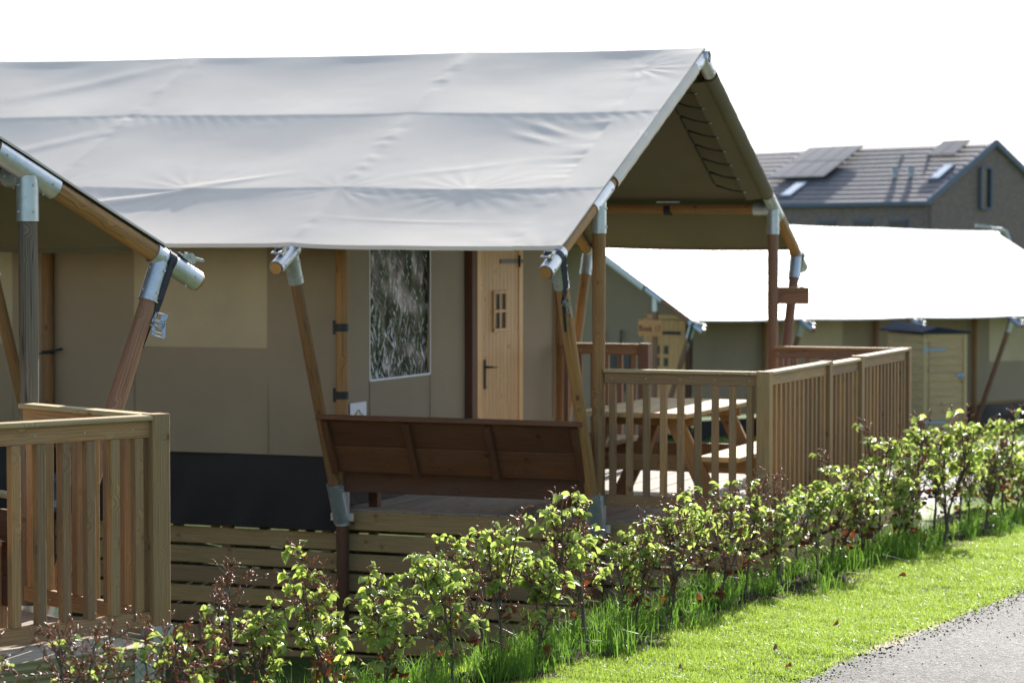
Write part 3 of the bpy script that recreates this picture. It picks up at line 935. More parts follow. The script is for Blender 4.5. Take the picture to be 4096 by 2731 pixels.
wall_grid(b, np.arange(3.46, 4.34, .06), np.arange(-.04, .34, .05), lambda u, v: np.stack([u, np.full_like(u, yw - .012), v], -1), amp=.006, seed=18, nrmv=V3(0, 1, 0))
b.build('porch_skirt', M['skirt_pvc'], main)
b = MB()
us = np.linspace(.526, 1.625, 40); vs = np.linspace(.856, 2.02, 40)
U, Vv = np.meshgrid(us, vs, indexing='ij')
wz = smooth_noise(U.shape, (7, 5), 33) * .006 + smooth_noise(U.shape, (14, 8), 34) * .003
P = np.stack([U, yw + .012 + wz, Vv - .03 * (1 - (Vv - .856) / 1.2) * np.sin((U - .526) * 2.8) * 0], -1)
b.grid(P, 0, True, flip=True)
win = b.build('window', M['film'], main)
b = MB()
b.beam((.520, yw - .006, .852), (1.631, yw - .006, .852), .006, .016, ch=.001)
b.beam((.523, yw - .006, .86), (.523, yw - .006, 2.02), .012, .006, up=(0, 1, 0), ch=.001)
b.beam((1.628, yw - .006, .86), (1.628, yw - .006, 2.02), .012, .006, up=(0, 1, 0), ch=.001)
b.build('window_hem', M['white'], win)
# door
b = MB()
b.beam((2.38, yw - .02, -.03), (2.38, yw - .02, 2.0), .11, .10, up=(0, 1, 0))
b.build('door_post', M['frame_dark'], main)
b = MB()
b.beam((2.50, yw - .03, -.03), (2.50, yw - .03, 1.90), .09, .06, up=(0, 1, 0))
b.beam((3.415, yw - .03, -.03), (3.415, yw - .03, 1.90), .09, .06, up=(0, 1, 0))
b.beam((2.455, yw - .03, 1.935), (3.46, yw - .03, 1.935), .06, .07)
b.build('door_frame', M['door'], main)
b = MB()
xs_ = np.linspace(2.552, 3.365, 11)
wx0, wx1, wz0, wz1 = 2.83, 3.03, 1.16, 1.46
for x0, x1 in zip(xs_[:-1], xs_[1:]):
    xm = (x0 + x1) / 2; ww = x1 - x0 - .0025
    if wx0 - .02 < xm < wx1 + .02:
        b.beam((xm, yw - .035, .0), (xm, yw - .035, wz0), ww, .035, up=(0, 1, 0), ch=.003)
        b.beam((xm, yw - .035, wz1), (xm, yw - .035, 1.86), ww, .035, up=(0, 1, 0), ch=.003)
    else: b.beam((xm, yw - .035, .0), (xm, yw - .035, 1.86), ww, .035, up=(0, 1, 0), ch=.003)
door = b.build('door', M['door'], main)
b = MB()
for x in (wx0 - .03, (wx0 + wx1) / 2, wx1 + .03): b.beam((x, yw - .06, wz0 - .02), (x, yw - .06, wz1 + .02), .028, .02, up=(0, 1, 0))
for z in (wz0 - .005, (wz0 + wz1) / 2, wz1 + .005): b.beam((wx0 - .045, yw - .0615, z), (wx1 + .045, yw - .0615, z), .02, .026)
b.build('window_frame', M['door'], door)
b = MB(); b.box((wx0 - .04, yw - .056, wz0), (wx1 + .04, yw - .053, wz1)); b.build('window_pane', M['darkpane'], door)
b = MB()
b.beam((2.62, yw - .060, .68), (2.62, yw - .060, .92), .035, .008, up=(0, 1, 0))
b.tube([(2.62, yw - .055, .86), (2.62, yw - .10, .86), (2.64, yw - .112, .86), (2.75, yw - .112, .855)], .008, 8)
b.build('handle', M['iron'], door)
for z in (1.72, .25):
    b = MB()
    b.beam((2.95, yw - .058, z), (3.36, yw - .058, z), .005, .035, ch=.001)
    b.pole((3.37, yw - .065, z - .05), (3.37, yw - .065, z + .05), .009, n=10, segs=1)
    b.beam((3.39, yw - .066, z), (3.44, yw - .066, z), .005, .03, ch=.001)
    b.build('hinge', M['iron'], door)
for x, y, z in ((0, 1.953, 1.26), (0, 1.953, .775)):
    b = MB(); b.pole((x, y, z - .028), (x, y, z + .028), .0495, n=20, segs=1, wob=0)
    b.beam((x - .01, y + .05, z - .05), (x - .01, y + .05, z + .05), .012, .03, up=(0, 1, 0))
    b.build('post_strap', M['black'], main)
b = MB()
b.pole((FW, .91, rz(FW) - .02), (FW, .97, rz(FW) - .02), .050, n=20, segs=1, wob=0)
b.build('purlin_strap', M['black'], main)
b = MB(); b.beam((FW, .84, rz(FW) + .045), (FW, 1.04, rz(FW) + .045), .05, .012); b.build('strap_tag', M['white'], main)
b = MB()
b.pole((0, 4.41, 1.03), (0, 4.41, 1.06), .0495, n=20, segs=1, wob=0)
b.tube([(-.05, 4.41, 1.05), (-.05, 4.47, 1.03), (-.045, 4.48, .8), (-.04, 4.45, .55), (-.04, 4.46, .3)], .008, 6)
b.tube([(-.05, 4.41, 1.05), (-.03, 4.33, 1.06), (.02, 4.30, 1.07)], .010, 6)
b.build('tie_strap', M['black'], main)

# terrace under the main tent
def make_terrace(M4, x0, x1, y0, y1, zt, depth, rows, lab, sides, name='terrace', fmat='deck', smat='skirt', ext=None):
    root = empty(name, M4); tag(root, lab, 'terrace')
    b = MB(); y = y0
    while y < y1 - .01:
        e = min(y + .14, y1)
        b.beam((x0 + .002, (y + e) / 2, zt - .014), (x1 - .002, (y + e) / 2, zt - .014), e - y - .005, .028, ch=.003)
        y += .145
    b.build('deck_floor', M[fmat], root)
    for sd in sides:
        for r in range(rows):
            top = zt - .03 - r * .146 if r > 0 else zt - .028
            zz = zt - .030 - .064 - r * .146 + (0.012 if r == 0 else 0)
            b = MB()
            hh = .122 if r else .135
            if sd == 'near': b.beam((x0 - .004, y0 + .02, zz), (x0 - .004, y1, zz), .026, hh, ch=.004)
            if sd == 'far': b.beam((x1 + .004, y0 + .02, zz), (x1 + .004, y1, zz), .026, hh, ch=.004)
            if sd == 'gable': b.beam((x0 + .03, y0 - .016, zz), (x1, y0 - .016, zz), .026, hh, ch=.004)
            b.build('skirting_board', M['pine_pale'] if (sd == 'gable' and name == 'terrace') else M[smat], root)  # gable boards paler: sunlight on that side put into the colour
    for y in np.arange(y0 + .1, y1, .82):
        for x in (x0 + .05, (x0 + x1) / 2, x1 - .05):
            b = MB(); b.beam((x, y, zt - .03), (x, y, zt - depth), .07, .07, up=(0, 1, 0)); b.build('support_post', M['skirt'], root)
    for x in np.arange(x0 + .6, x1, .8):
        b = MB(); b.beam((x, y0 + .03, zt - .03), (x, y0 + .03, zt - depth), .05, .05, up=(0, 1, 0)); b.build('support_post', M['skirt'], root)
    return root
ZD = -.05
make_terrace(MM, .10, 4.47, -1.24, 8.5, ZD, 1.2, 8, 'raised plank terrace of the long tent with slatted skirting and grooved boards', ('near', 'gable', 'far'))

def railing(M4, p0, p1, z0, lab, bottoms=.0, H=.933, posts=(True, True), spacing=.122, mat='pine', pmat='pine_green', cat='railing', name='deck_railing', post_drop=.12, capmat='pine_pale', bracket=False, over=.0, group=None):
    root = empty(name, M4); tag(root, lab, cat, group)
    p0 = V3(*p0); p1 = V3(*p1); d = nrm(p1 - p0); L = np.linalg.norm(p1 - p0)
    def at(l, z, o=0): return V3(p0[0] + d[0] * l, p0[1] + d[1] * l, z0 + z) + V3(-d[1], d[0], 0) * o
    a = .045 if posts[0] else 0; c = L - (.045 if posts[1] else 0)
    b = MB(); b.beam(at(-over if not posts[0] else a, H - .011), at(c + (over if not posts[1] else 0), H - .011), .085, .022, ch=.003); b.build('cap_rail', M[capmat], root)
    b = MB(); b.beam(at(a, H - .060), at(c, H - .060), .034, .074, ch=.003); b.build('top_rail', M[mat], root)
    b = MB(); b.beam(at(a, .035), at(c, .035), .034, .072, ch=.003); b.build('bottom_rail', M[mat], root)
    b = MB()
    for l in np.arange(a + .055, c - .02, spacing * 2):
        for zz in (.03, H - .06):
            for o_ in (-.018, .018): b.pole(at(l, zz, o_ * .9), at(l, zz, o_ * 1.05), .0045, n=6, segs=1, wob=0)
    if c - a > .3:
        so = b.build('screw_heads', M['zinc'], root); so["kind"] = "stuff"
    nb = max(1, int(round((c - a) / spacing)) - 1)
    for i in range(nb + 1):
        l = a + .055 + (c - a - .11) * i / max(1, nb)
        b = MB(); b.beam(at(l, .0715), at(l, H - .0975), .043, .043, up=(d[0], d[1], 0), ch=.003)
        b.build('baluster', M[mat if i % 3 else pmat], root)
    for pf, l in zip(posts, (0, L)):
        if pf:
            b = MB(); b.beam(at(l, -post_drop), at(l, H + .004), .09, .09, up=(d[0], d[1], 0), ch=.004)
            b.build('post', M[pmat], root)
            if bracket:
                b = MB()
                for o1, o2 in ((.049, 0), (-.049, 0)):
                    b.beam(at(l + o1, -post_drop - .02), at(l + o1, .01), .100, .005, up=(d[0], d[1], 0), ch=.0005)
                    b.beam(at(l, -post_drop - .02, o1), at(l, .01, o1), .005, .096, up=(d[0], d[1], 0), ch=.0005)
                for zz in (-.02, -.08):
                    b.pole(at(l + .052, zz, .02), at(l + .060, zz, .02), .008, n=8, segs=1, wob=0)
                    b.pole(at(l + .02, zz, -.052), at(l + .02, zz, -.060), .008, n=8, segs=1, wob=0)
                    b.pole(at(l - .02, zz, .052), at(l - .02, zz, .060), .008, n=8, segs=1, wob=0)
                b.build('post_bracket', M['galv'], root)
    return root
RB = .067
CT = -1.18
railing(MM, (0, CT, 0), (0, -.050, 0), RB, 'short slatted railing between gable post and front corner of the terrace', posts=(True, False), mat='pine', post_drop=.08)
railing(MM, (.05, CT, 0), (1.62, CT, 0), RB, 'slatted railing left of the narrow gate, running back from the terrace corner', posts=(False, True), pmat='pine', mat='pine', post_drop=.08)
railing(MM, (1.67, CT, 0), (2.55, CT, 0), RB, 'narrow slatted gate in the middle of the sunlit side railing', posts=(False, False), cat='gate', name='deck_gate', H=.92)
railing(MM, (2.60, CT, 0), (4.25, CT, 0), RB, 'slatted railing right of the narrow gate, ending at the far corner', posts=(True, True), pmat='pine', post_drop=.08)
railing(MM, (4.25, CT + .05, 0), (4.25, -.06, 0), RB, 'reddish back railing between far terrace corner and far gable post', posts=(False, False), mat='brown' if False else 'pole_red', pmat='pole_red', capmat='pine')
railing(MM, (4.30, 1.12, 0), (4.30, 1.90, 0), RB, 'short reddish back railing beside the tent wall with a wide end post', posts=(True, False), mat='pole_red', pmat='pole_red', capmat='pine')

# bench with its back towards us
bench = empty('bench', MM); tag(bench, 'dark brown high-backed bench built between the slanting tent struts', 'bench')
def bk(u): # u 0 bottom .. 1 top
    return V3(-.165 - .20 * u, 0, .25 + .385 * u)
nb_ = nrm(np.cross(bk(1) - bk(0), V3(0, 1, 0)))
y0, y1 = .01, 1.935
for i, (a, c) in enumerate(((.0, .485), (.50, .97))):
    b = MB(); m = bk((a + c) / 2)
    b.beam(m + V3(0, y0, 0), m + V3(0, y1, 0), .024, (c - a) * .434, up=bk(1) - bk(0), ch=.003)
    b.build('back_board', M['brown'], bench)
b = MB(); b.beam(bk(1.02) + V3(0, y0 - .03, .0), bk(1.02) + V3(0, y1 + .03, 0), .075, .034, ch=.004); b.build('top_rail', M['brown'], bench)
out = nrm(V3((bk(1) - bk(0))[2] * -1, 0, (bk(1) - bk(0))[0]))
for yy in (y0 + .03, y0 + .66, y0 + 1.27, y1 - .03):
    b = MB(); b.beam(bk(.0) + out * .03 + V3(0, yy, 0), bk(.97) + out * .03 + V3(0, yy, 0), .048, .036, up=out, ch=.003); b.build('batten', M['brown'], bench)
b = MB(); b.beam((-.055, y0 + .05, .165), (-.055, y1 - .03, .165), .026, .15); b.build('apron_board', M['brown'], bench)
for k_ in range(3):
    b = MB(); b.beam((.0 + k_ * .145, y0 + .05, .36), (.0 + k_ * .145, y1 - .05, .36), .135, .034); b.build('seat_board', M['brown'], bench)
for yy in (y0 + .1, y1 - .1):
    b = MB(); b.beam((.30, yy, ZD), (.30, yy, .34), .07, .07, up=(0, 1, 0)); b.build('leg', M['brown'], bench)
    b = MB(); b.beam((-.10, yy, .30), (.36, yy, .30), .045, .09); b.build('seat_bearer', M['brown'], bench)
# small block standing on the top rail of the bench and the white card with a printed tent
b = MB(); b.beam((-.10, 1.28, .668), (-.10, 1.44, .668), .03, .032)
cardroot = empty('notice_card', MM); tag(cardroot, 'white square notice card with an ochre tent emblem beside the strapped post', 'notice card')
b = MB(); b.box((.142, yw - .030, .52), (.413, yw - .024, .706)); b.build('card', M['white'], cardroot)
def flat(b, poly, y, mi=0):
    a = [V3(x, y, z) for x, z in poly]; c = [p + V3(0, .0015, 0) for p in a]
    n = len(a)
    b.add(a + c, [list(range(n)), [n + i for i in range(n)][::-1]] + [[i, (i + 1) % n, n + (i + 1) % n, n + i][::-1] for i in range(n)], None, False, mi)
b = MB(); flat(b, [(.262, .655), (.208, .625), (.215, .56), (.235, .50), (.252, .53), (.258, .60)], yw - .0325); b.build('ochre_emblem', M['gold'], cardroot)
b = MB(); flat(b, [(.272, .655), (.36, .615), (.352, .56), (.345, .53), (.33, .53), (.325, .56), (.29, .625)], yw - .0325); b.build('grey_emblem', M['greyprint'], cardroot)
b = MB(); flat(b, [(.342, .57), (.356, .56), (.35, .53), (.338, .53)], yw - .0345); flat(b, [(.268, .66), (.298, .645), (.285, .632)], yw - .0345); b.build('olive_emblem', M['greenprint'], cardroot)

# picnic table
pt = empty('picnic_table', MM @ Matrix.Translation((1.02, -.165, ZD))); tag(pt, 'pale wooden picnic table with fixed seats standing behind the slatted railing', 'picnic table')
for k_ in range(5):
    b = MB(); yy = -.33 + k_ * .165
    b.beam((-.83, yy, .725), (.83, yy, .725), .158, .035, ch=.005); b.build('table_board', M['pine_pale'], pt)
for s in (-1, 1):
    for q in (0, 1):
        b = MB(); yy = s * (.56 + q * .15)
        b.beam((-.83, yy, .435), (.83, yy, .435), .142, .035, ch=.005); b.build('seat_board', M['pine_pale'], pt)
for xx in (-.56, .56):
    sx_ = 1 if xx > 0 else -1
    b = MB(); b.beam((xx, -.38, .685), (xx, .38, .685), .04, .09); b.build('top_bearer', M['pine'], pt)
    b = MB(); b.beam((xx, -.78, .375), (xx, .78, .375), .04, .11); b.build('seat_bearer', M['pine'], pt)
    for s in (-1, 1):
        b = MB(); b.beam((xx + .042 * sx_, s * .58, .0), (xx + .042 * sx_, s * .24, .70), .04, .12, up=(0, 1, 0)); b.build('leg', M['pine'], pt)
    b = MB(); b.beam((xx - .02 * sx_, 0, .36), (xx - .40 * sx_, 0, .70), .04, .06); b.build('brace', M['pine'], pt)

# brown board fixed behind the far gable post
b = MB(); b.beam((4.50, .03, 1.425), (4.50, -.285, 1.425), .03, .145); o = b.build('sign_board', M['pole_red'], None)
o.matrix_world = MM
tag(o, 'plain reddish brown board fixed behind the far porch posts', 'board')

# ================================================================= LEFT TENT
left = make_tent(ML, [0, 1.953, 4.41, 6.4], 6.45, 0.0, 1.953, [M['roof'], M['lining']],
                 'nearest safari tent at the left edge, only its rafter, post and slanting strut in view', fine=False, seed=30, near_side=False,
                 polemats=['pole', 'pole'], ratch=((0, 1),), piles=-.9, mat_gable='L')
b = MB()
wall_grid(b, np.arange(1.97, 6.4, .2), np.arange(.2, 2.1, .2), lambda u, v: np.stack([np.full_like(u, 4.32), u, v], -1), seed=51)
wall_grid(b, np.arange(1.97, 6.4, .2), np.arange(.2, 2.1, .2), lambda u, v: np.stack([np.full_like(u, .07), u, v], -1), seed=52)
wall_grid(b, np.arange(.07, 4.33, .1), np.arange(.0, 2.4, .1), lambda u, v: np.stack([u, np.full_like(u, 1.985), v], -1), top=lambda u: rz(u) + .03, seed=53)
wall_grid(b, np.arange(.07, 4.33, .3), np.arange(.0, 2.4, .3), lambda u, v: np.stack([u, np.full_like(u, 6.38), v], -1), top=lambda u: rz(u) + .02, seed=54)
b.build('wall', M['wall'], left)
ZL = .12
make_terrace(ML, -.1, 4.30, -1.10, 6.45, ZL, 1.1, 7, 'raised plank terrace of the left tent behind its railing', ('near', 'far', 'gable'), name='left_terrace' if False else 'terrace', fmat='deck')
railing(ML, (.0, -1.104 - .03, 0), (4.335, -1.104 - .03, 0), .160, 'weathered slatted railing in the left foreground running off the frame', posts=(False, True), mat='pine', pmat='pine_green', post_drop=.12, bracket=True)
railing(ML, (4.335, -1.075, 0), (4.335, -.06, 0), .160, 'side railing of the left terrace between square corner post and grey pole', posts=(False, False), mat='pine', pmat='pine_green')
# step in front of the left railing
st = empty('step', ML); tag(st, 'greenish grooved timber step below the left railing, striped with sunlight', 'step')
e0 = -1.104
for i in range(3):
    b = MB(); yy = e0 - .055 - i * .118
    b.beam((.8, yy, .128), (4.13, yy, .128), .112, .028, ch=.003); b.build('tread_board', M['deck'], st)
for i in range(4):
    b = MB(); b.beam((.8, e0 - .375, .09 - i * .118), (4.10, e0 - .375, .09 - i * .118), .028, .115, ch=.003); b.build('front_board', M['step_green'], st)
    b = MB(); b.beam((4.115, e0 - .36, .09 - i * .118), (4.115, e0 - .02, .09 - i * .118), .028, .115, ch=.003); b.build('side_board', M['step_green'], st)
b = MB()
b.beam((4.03, e0 - .393, .13), (4.03, e0 - .393, -.03), .004, .11, up=(1, 0, 0), ch=.0005)
b.beam((4.135, e0 - .32, .13), (4.135, e0 - .32, -.03), .004, .12, up=(0, 1, 0), ch=.0005)
b.pole((4.03, e0 - .394, .06), (4.03, e0 - .402, .06), .009, n=8, segs=1, wob=0); b.pole((3.99, e0 - .394, .10), (3.99, e0 - .402, .10), .008, n=8, segs=1, wob=0)
b.build('corner_bracket', M['galv'], st)
# bench with plank back on the left terrace, with a bag leaning over it
lb = empty('bench', ML); tag(lb, 'plank-backed bench behind the left railing, a pale bag lying on it', 'bench')
bx = 3.93
for k_ in range(3):
    b = MB(); b.beam((bx, -.62, .22 + .145 * k_ + .08), (bx, 1.5, .22 + .145 * k_ + .08), .03, .140); b.build('back_board', M['brown'], lb)
b = MB(); b.beam((bx - .01, -.64, .728), (bx - .01, 1.52, .728), .07, .022); b.build('top_rail', M['pine_pale'], lb)
for k_ in range(2):
    b = MB(); b.beam((bx - .12 - k_ * .15, -.6, .52), (bx - .12 - k_ * .15, 1.48, .52), .14, .03); b.build('seat_board', M['pine'], lb)
for yy in (-.5, 1.4):
    b = MB(); b.beam((bx - .02, yy, ZL), (bx - .02, yy, .50), .07, .07, up=(0, 1, 0)); b.beam((bx - .3, yy, ZL), (bx - .3, yy, .50), .07, .07, up=(0, 1, 0)); b.build('leg', M['pine'], lb)
bg_ = empty('bag', ML); tag(bg_, 'pale grey padded bag with a white strap on the bench behind the left railing', 'bag')
b = MB()
th = np.linspace(0, math.pi, 18); ph = np.linspace(0, 2 * math.pi, 28)
TH, PH = np.meshgrid(th, ph, indexing='ij')
sx_ = np.sign(np.cos(PH)) * np.abs(np.cos(PH)) ** .6; sy_ = np.sign(np.sin(PH)) * np.abs(np.sin(PH)) ** .6
rr_ = np.sin(TH) ** .55
P = np.stack([bx - .13 + .10 * sx_ * rr_, .25 + .52 * sy_ * rr_ + .03 * np.sin(PH * 3), .74 + .19 * np.cos(TH) + .015 * np.sin(PH * 5 + TH * 4)], -1)
b.grid(P, 0, True, flip=True); b.build('body', M['bag'], bg_)
b = MB(); b.tube([(bx - .13, .50, .86), (bx - .11, .47, 1.0), (bx - .10, .40, 1.08), (bx - .10, .28, 1.04), (bx - .12, .2, .92)], .014, 8); b.build('strap', M['strapw'], bg_)
b = MB(); b.grid(P * 1.0 + V3(.0, 0, -.10) , 0, True, flip=True); b.build('lower_pocket', M['bagblue'], bg_)

# ================================================================= TENT BEHIND
tent2 = make_tent(M2, [0, 2.6, 5.5, 8.35, 11.85], 11.9, 0.0, .95, [M['roof_pale'], M['lining']],
                  'distant safari tent with glaring white roof behind the terrace railing', fine=False, seed=60, near_side=False, full=False,
                  foot=False, ratch=((0, 1),), mat_gable='bg', polemats=['pole', 'pole_red'])
b = MB()
wall_grid(b, np.arange(.96, 11.8, .2), np.arange(.30, 2.1, .2), lambda u, v: np.stack([np.full_like(u, 4.30), u, v], -1),
          holes=((3.3, 4.7, 1.35, 2.0), (8.9, 10.4, 1.0, 2.0)), seed=71)
wall_grid(b, np.arange(.96, 11.8, .3), np.arange(.30, 2.1, .3), lambda u, v: np.stack([np.full_like(u, .07), u, v], -1), seed=72)
wall_grid(b, np.arange(.07, 4.31, .1), np.arange(.0, 2.4, .1), lambda u, v: np.stack([u, np.full_like(u, .96), v], -1), top=lambda u: rz(u) + .03,
          holes=((3.35, 4.25, -.05, 1.87),), seed=73, nrmv=V3(0, 1, 0))
wall_grid(b, np.arange(.07, 4.31, .3), np.arange(.0, 2.4, .3), lambda u, v: np.stack([u, np.full_like(u, 11.8), v], -1), top=lambda u: rz(u) + .02, seed=74)
b.build('wall', M['wall'], tent2)
for a, c, z in ((3.3, 4.7, 1.35), (8.9, 10.4, 1.0)):
    b = MB(); wall_grid(b, np.linspace(a, c, 9), np.linspace(z, 2.0, 8), lambda u, v: np.stack([np.full_like(u, 4.305), u, v], -1), amp=.003, seed=77)
    b.build('window_panel', M['pvc'], tent2)
b = MB(); wall_grid(b, np.arange(.96, 11.8, .1), np.arange(-.1, .32, .07), lambda u, v: np.stack([4.33 + .03 * np.sin(u * 3) * (.3 - v), u, v], -1), amp=.012, seed=78); b.build('ground_skirt', M['skirt_pvc'], tent2)
for t in (2.6, 5.5, 8.35):
    pass
b = MB()
for x in np.linspace(3.42, 4.10, 8): b.beam((x, .93, .02), (x, .93, 1.80), .094, .04, up=(0, 1, 0))
d2 = b.build('door', M['door'], tent2)
for x in (3.62, 3.80):
    for z in (1.08, 1.27):
        b = MB(); b.beam((x, .905, z), (x, .905, z + .13), .09, .006, up=(0, 1, 0), ch=.001); b.build('window_pane', M['glass'], d2)
b = MB(); b.beam((3.65, .90, 1.60), (4.1, .90, 1.60), .01, .05); b.build('hinge', M['iron'], d2)
b = MB(); b.beam((3.47, .90, .72), (3.47, .90, .95), .04, .02, up=(0, 1, 0)); b.build('handle', M['iron'], d2)
b = MB(); b.beam((3.37, .93, -.02), (3.37, .93, 1.87), .07, .06, up=(0, 1, 0)); b.beam((4.17, .93, -.02), (4.17, .93, 1.87), .07, .06, up=(0, 1, 0)); b.beam((3.34, .93, 1.845), (4.2, .93, 1.845), .06, .07); b.build('door_frame', M['door'], tent2)
b = MB(); b.beam((4.25, .93, -.02), (4.25, .93, 1.9), .08, .08, up=(0, 1, 0)); b.build('door_post', M['frame_dark'], tent2)
# reed mat hanging in its porch
b = MB()
for i, x in enumerate(np.linspace(2.25, 3.05, 34)):
    r_ = .004 * math.sin(i * 2.3)
    b.beam((x, .88 + r_, .66 + r_), (x, .88 + r_, 1.36 + r_ * 2), .022, .012, up=(0, 1, 0), ch=.002)
b.tube([(2.24, .87, 1.3), (3.06, .87, 1.3)], .006); b.tube([(2.24, .87, .75), (3.06, .87, .75)], .006)
for x in (2.45, 2.85): b.tube([(x, .88, 1.34), (x, .90, 1.62)], .02)
o = b.build('reed_mat', M['reed']); o.matrix_world = M2; tag(o, 'dark reed mat hanging in the porch of the distant tent', 'mat')
# name board on its gable post
sg_ = empty('name_board', M2); tag(sg_, 'small orange-brown name board on the gable post of the distant tent', 'sign')
b = MB(); b.box((4.12, -.085, 1.57), (4.60, -.065, 1.82)); b.build('board', M['signwood'], sg_)
cu = bpy.data.curves.new('lettering', 'FONT'); cu.body = 'Roek 17'; cu.size = .13; cu.extrude = .002; cu.align_x = 'CENTER'; cu.align_y = 'CENTER'
cu.materials.append(M['ink'])
_t = bpy.data.objects.new('lettering_curve', cu); _me = bpy.data.meshes.new_from_object(_t); bpy.data.objects.remove(_t)
to = bpy.data.objects.new('lettering', _me); COL.objects.link(to); to.parent = sg_
to.matrix_local = Matrix.Translation((4.36, -.0885, 1.685)) @ Matrix.Rotation(R(90), 4, 'X')

# second porch rail post etc behind: shed in front of the distant tent
SHD = 36.0
def at_px(px, D): return (px - 1176) / f_px * D
shx = at_px(2128, SHD)
Msh = frame_mat(shx, SHD, math.cos(R(13)), math.sin(R(13)), T1(shx, SHD) + .02)
shed = empty('storage_shed', Msh); tag(shed, 'narrow pale timber storage shed with dark felt roof before the distant tent', 'shed')
W_, D_, H_ = .60, 1.5, 1.62
b = MB()
for i in range(13):
    z0_ = .06 + i * .12
    b.beam((.0, .012, z0_ + .06), (W_, .012, z0_ + .06), .02, .117, ch=.004)
    b.beam((.0, .02, z0_ + .06), (.0, D_, z0_ + .06), .02, .117, ch=.004)
    b.beam((W_, .02, z0_ + .06), (W_, D_, z0_ + .06), .02, .117, ch=.004)
b.box((0, D_ - .02, .05), (W_, D_, H_)); b.build('wall', M['shed'], shed)
b = MB()
for x in (-.02, W_ + .02): b.beam((x, -.01, .03), (x, -.01, H_), .05, .035, up=(0, 1, 0))
b.beam((-.04, -.012, H_ - .01), (W_ + .04, -.012, H_ - .01), .035, .05); b.beam((.0, -.012, .05), (W_, -.012, .05), .035, .06)
b.build('trim', M['pine_pale'], shed)
b = MB()
for i in range(12): b.beam((.05, -.004, .17 + i * .117), (W_ - .05, -.004, .17 + i * .117), .018, .114, ch=.004)
dd = b.build('door', M['shed'], shed)
for z in (.32, 1.40):
    b = MB(); b.beam((.0, -.026, z), (.30, -.026, z), .006, .035, ch=.001); b.beam((-.01, -.032, z - .05), (-.01, -.032, z + .05), .04, .006, up=(0, 1, 0), ch=.001)
    b.build('hinge', M['bluehinge'], dd)
b = MB(); b.beam((W_ - .12, -.026, 1.02), (W_ + .0, -.026, 1.02), .01, .05); b.pole((W_ - .05, -.03, .97), (W_ - .05, -.06, .97), .02, n=10, segs=1); b.build('bolt', M['bluehinge'], dd)
b = MB()
b.add([V3(-.10, -.08, H_ + .02), V3(W_ + .08, -.08, H_ + .02), V3(W_ + .08, D_ + .1, H_ + .02), V3(-.1, D_ + .1, H_ + .02),
       V3(-.10, -.08, H_ + .045), V3(W_ + .08, -.08, H_ + .045), V3(W_ + .08, D_ + .1, H_ + .045), V3(-.1, D_ + .1, H_ + .045),
       V3(W_ / 2 - .15, -.08, H_ + .12), V3(W_ / 2 - .15, D_ + .1, H_ + .17)],
      [[3, 2, 1, 0], [0, 1, 5, 8, 4], [2, 3, 7, 9, 6], [4, 8, 9, 7], [8, 5, 6, 9], [0, 4, 7, 3], [1, 2, 6, 5]])
b.build('roof', M['felt'], shed)

# ================================================================= HOUSE
def ray(px, py, D):
    return V3((px - 1176) / f_px * D, D, (575 - py) / f_px * D + ZC)
G1 = ray(2130, 463, 110); A1 = ray(2285, 327, 113.2); Kk = ray(1985, 327, 119)
Kk[2] = A1[2]
rd = nrm(np.append((Kk - A1)[:2], 0)); gd = nrm(np.append((A1 - G1)[:2], 0))
Vv_ = G1 + rd * 7.6; Kk = A1 + rd * 7.3
# left wing bends away from us
wd_ = nrm(V3(-.62, .78, 0))
R0 = Kk + wd_ * 9.0; W0 = Vv_ + wd_ * 9.0 + V3(-.6, -1.2, 0)
G2 = V3(2 * A1[0] - G1[0], 2 * A1[1] - G1[1], G1[2])
house = empty('brick_house', Matrix.Identity(4)); tag(house, 'far brown brick house with grey tiled roof, solar panels and skylights', 'house')
def quad_rows(b, g0, g1, r1, r0, n, step=.06):
    """tile courses between gutter g0-g1 and ridge r0-r1"""
    N = nrm(np.cross(g1 - g0, r0 - g0)); 
    if N[2] < 0: N = -N
    for i in range(n):
        a, c = i / n, (i + 1) / n
        p = [g0 + (r0 - g0) * a, g1 + (r1 - g1) * a, g1 + (r1 - g1) * c, g0 + (r0 - g0) * c]
        lo = [p[0] + N * step, p[1] + N * step]
        b.add([lo[0], lo[1], p[2], p[3], p[0] - N * .0, p[1] - N * .0], [[0, 1, 2, 3], [4, 5, 1, 0]], None, False)
    b.add([g0 - N * .1, g1 - N * .1, r1 - N * .1, r0 - N * .1], [[3, 2, 1, 0]], None, False)
    return N
b = MB(); Nn = quad_rows(b, Vv_, G1, A1, Kk, 13); Nl = quad_rows(b, W0, Vv_, Kk, R0, 13)
Gb = Vv_ + (G2 - G1); quad_rows(b, G2, Gb, Kk, A1, 6)
Wb = R0 * 2 - W0; Wb[2] = W0[2]
quad_rows(b, Gb, Wb, R0, Kk, 6)
roofo = b.build('roof', M['tile'], house)
b = MB()
def wallq(a, c, zb=-3.2):
    L = np.linalg.norm((c - a)[:2])
    v = [V3(a[0], a[1], zb), V3(c[0], c[1], zb), c, a]
    b.add(v, [[0, 1, 2, 3]], [[(0, 0), (L, 0), (L, c[2] - zb), (0, a[2] - zb)]])
inn = nrm(np.append((G2 - G1)[:2], 0)) * .25
wallq(Vv_ + inn, G1 + inn - rd * 0); wallq(W0 + inn, Vv_ + inn); wallq(G2 - inn, Gb - inn); wallq(Gb - inn, Wb)
Lg = np.linalg.norm((G2 - G1)[:2]); zb = -3.2
gi = rd * .15
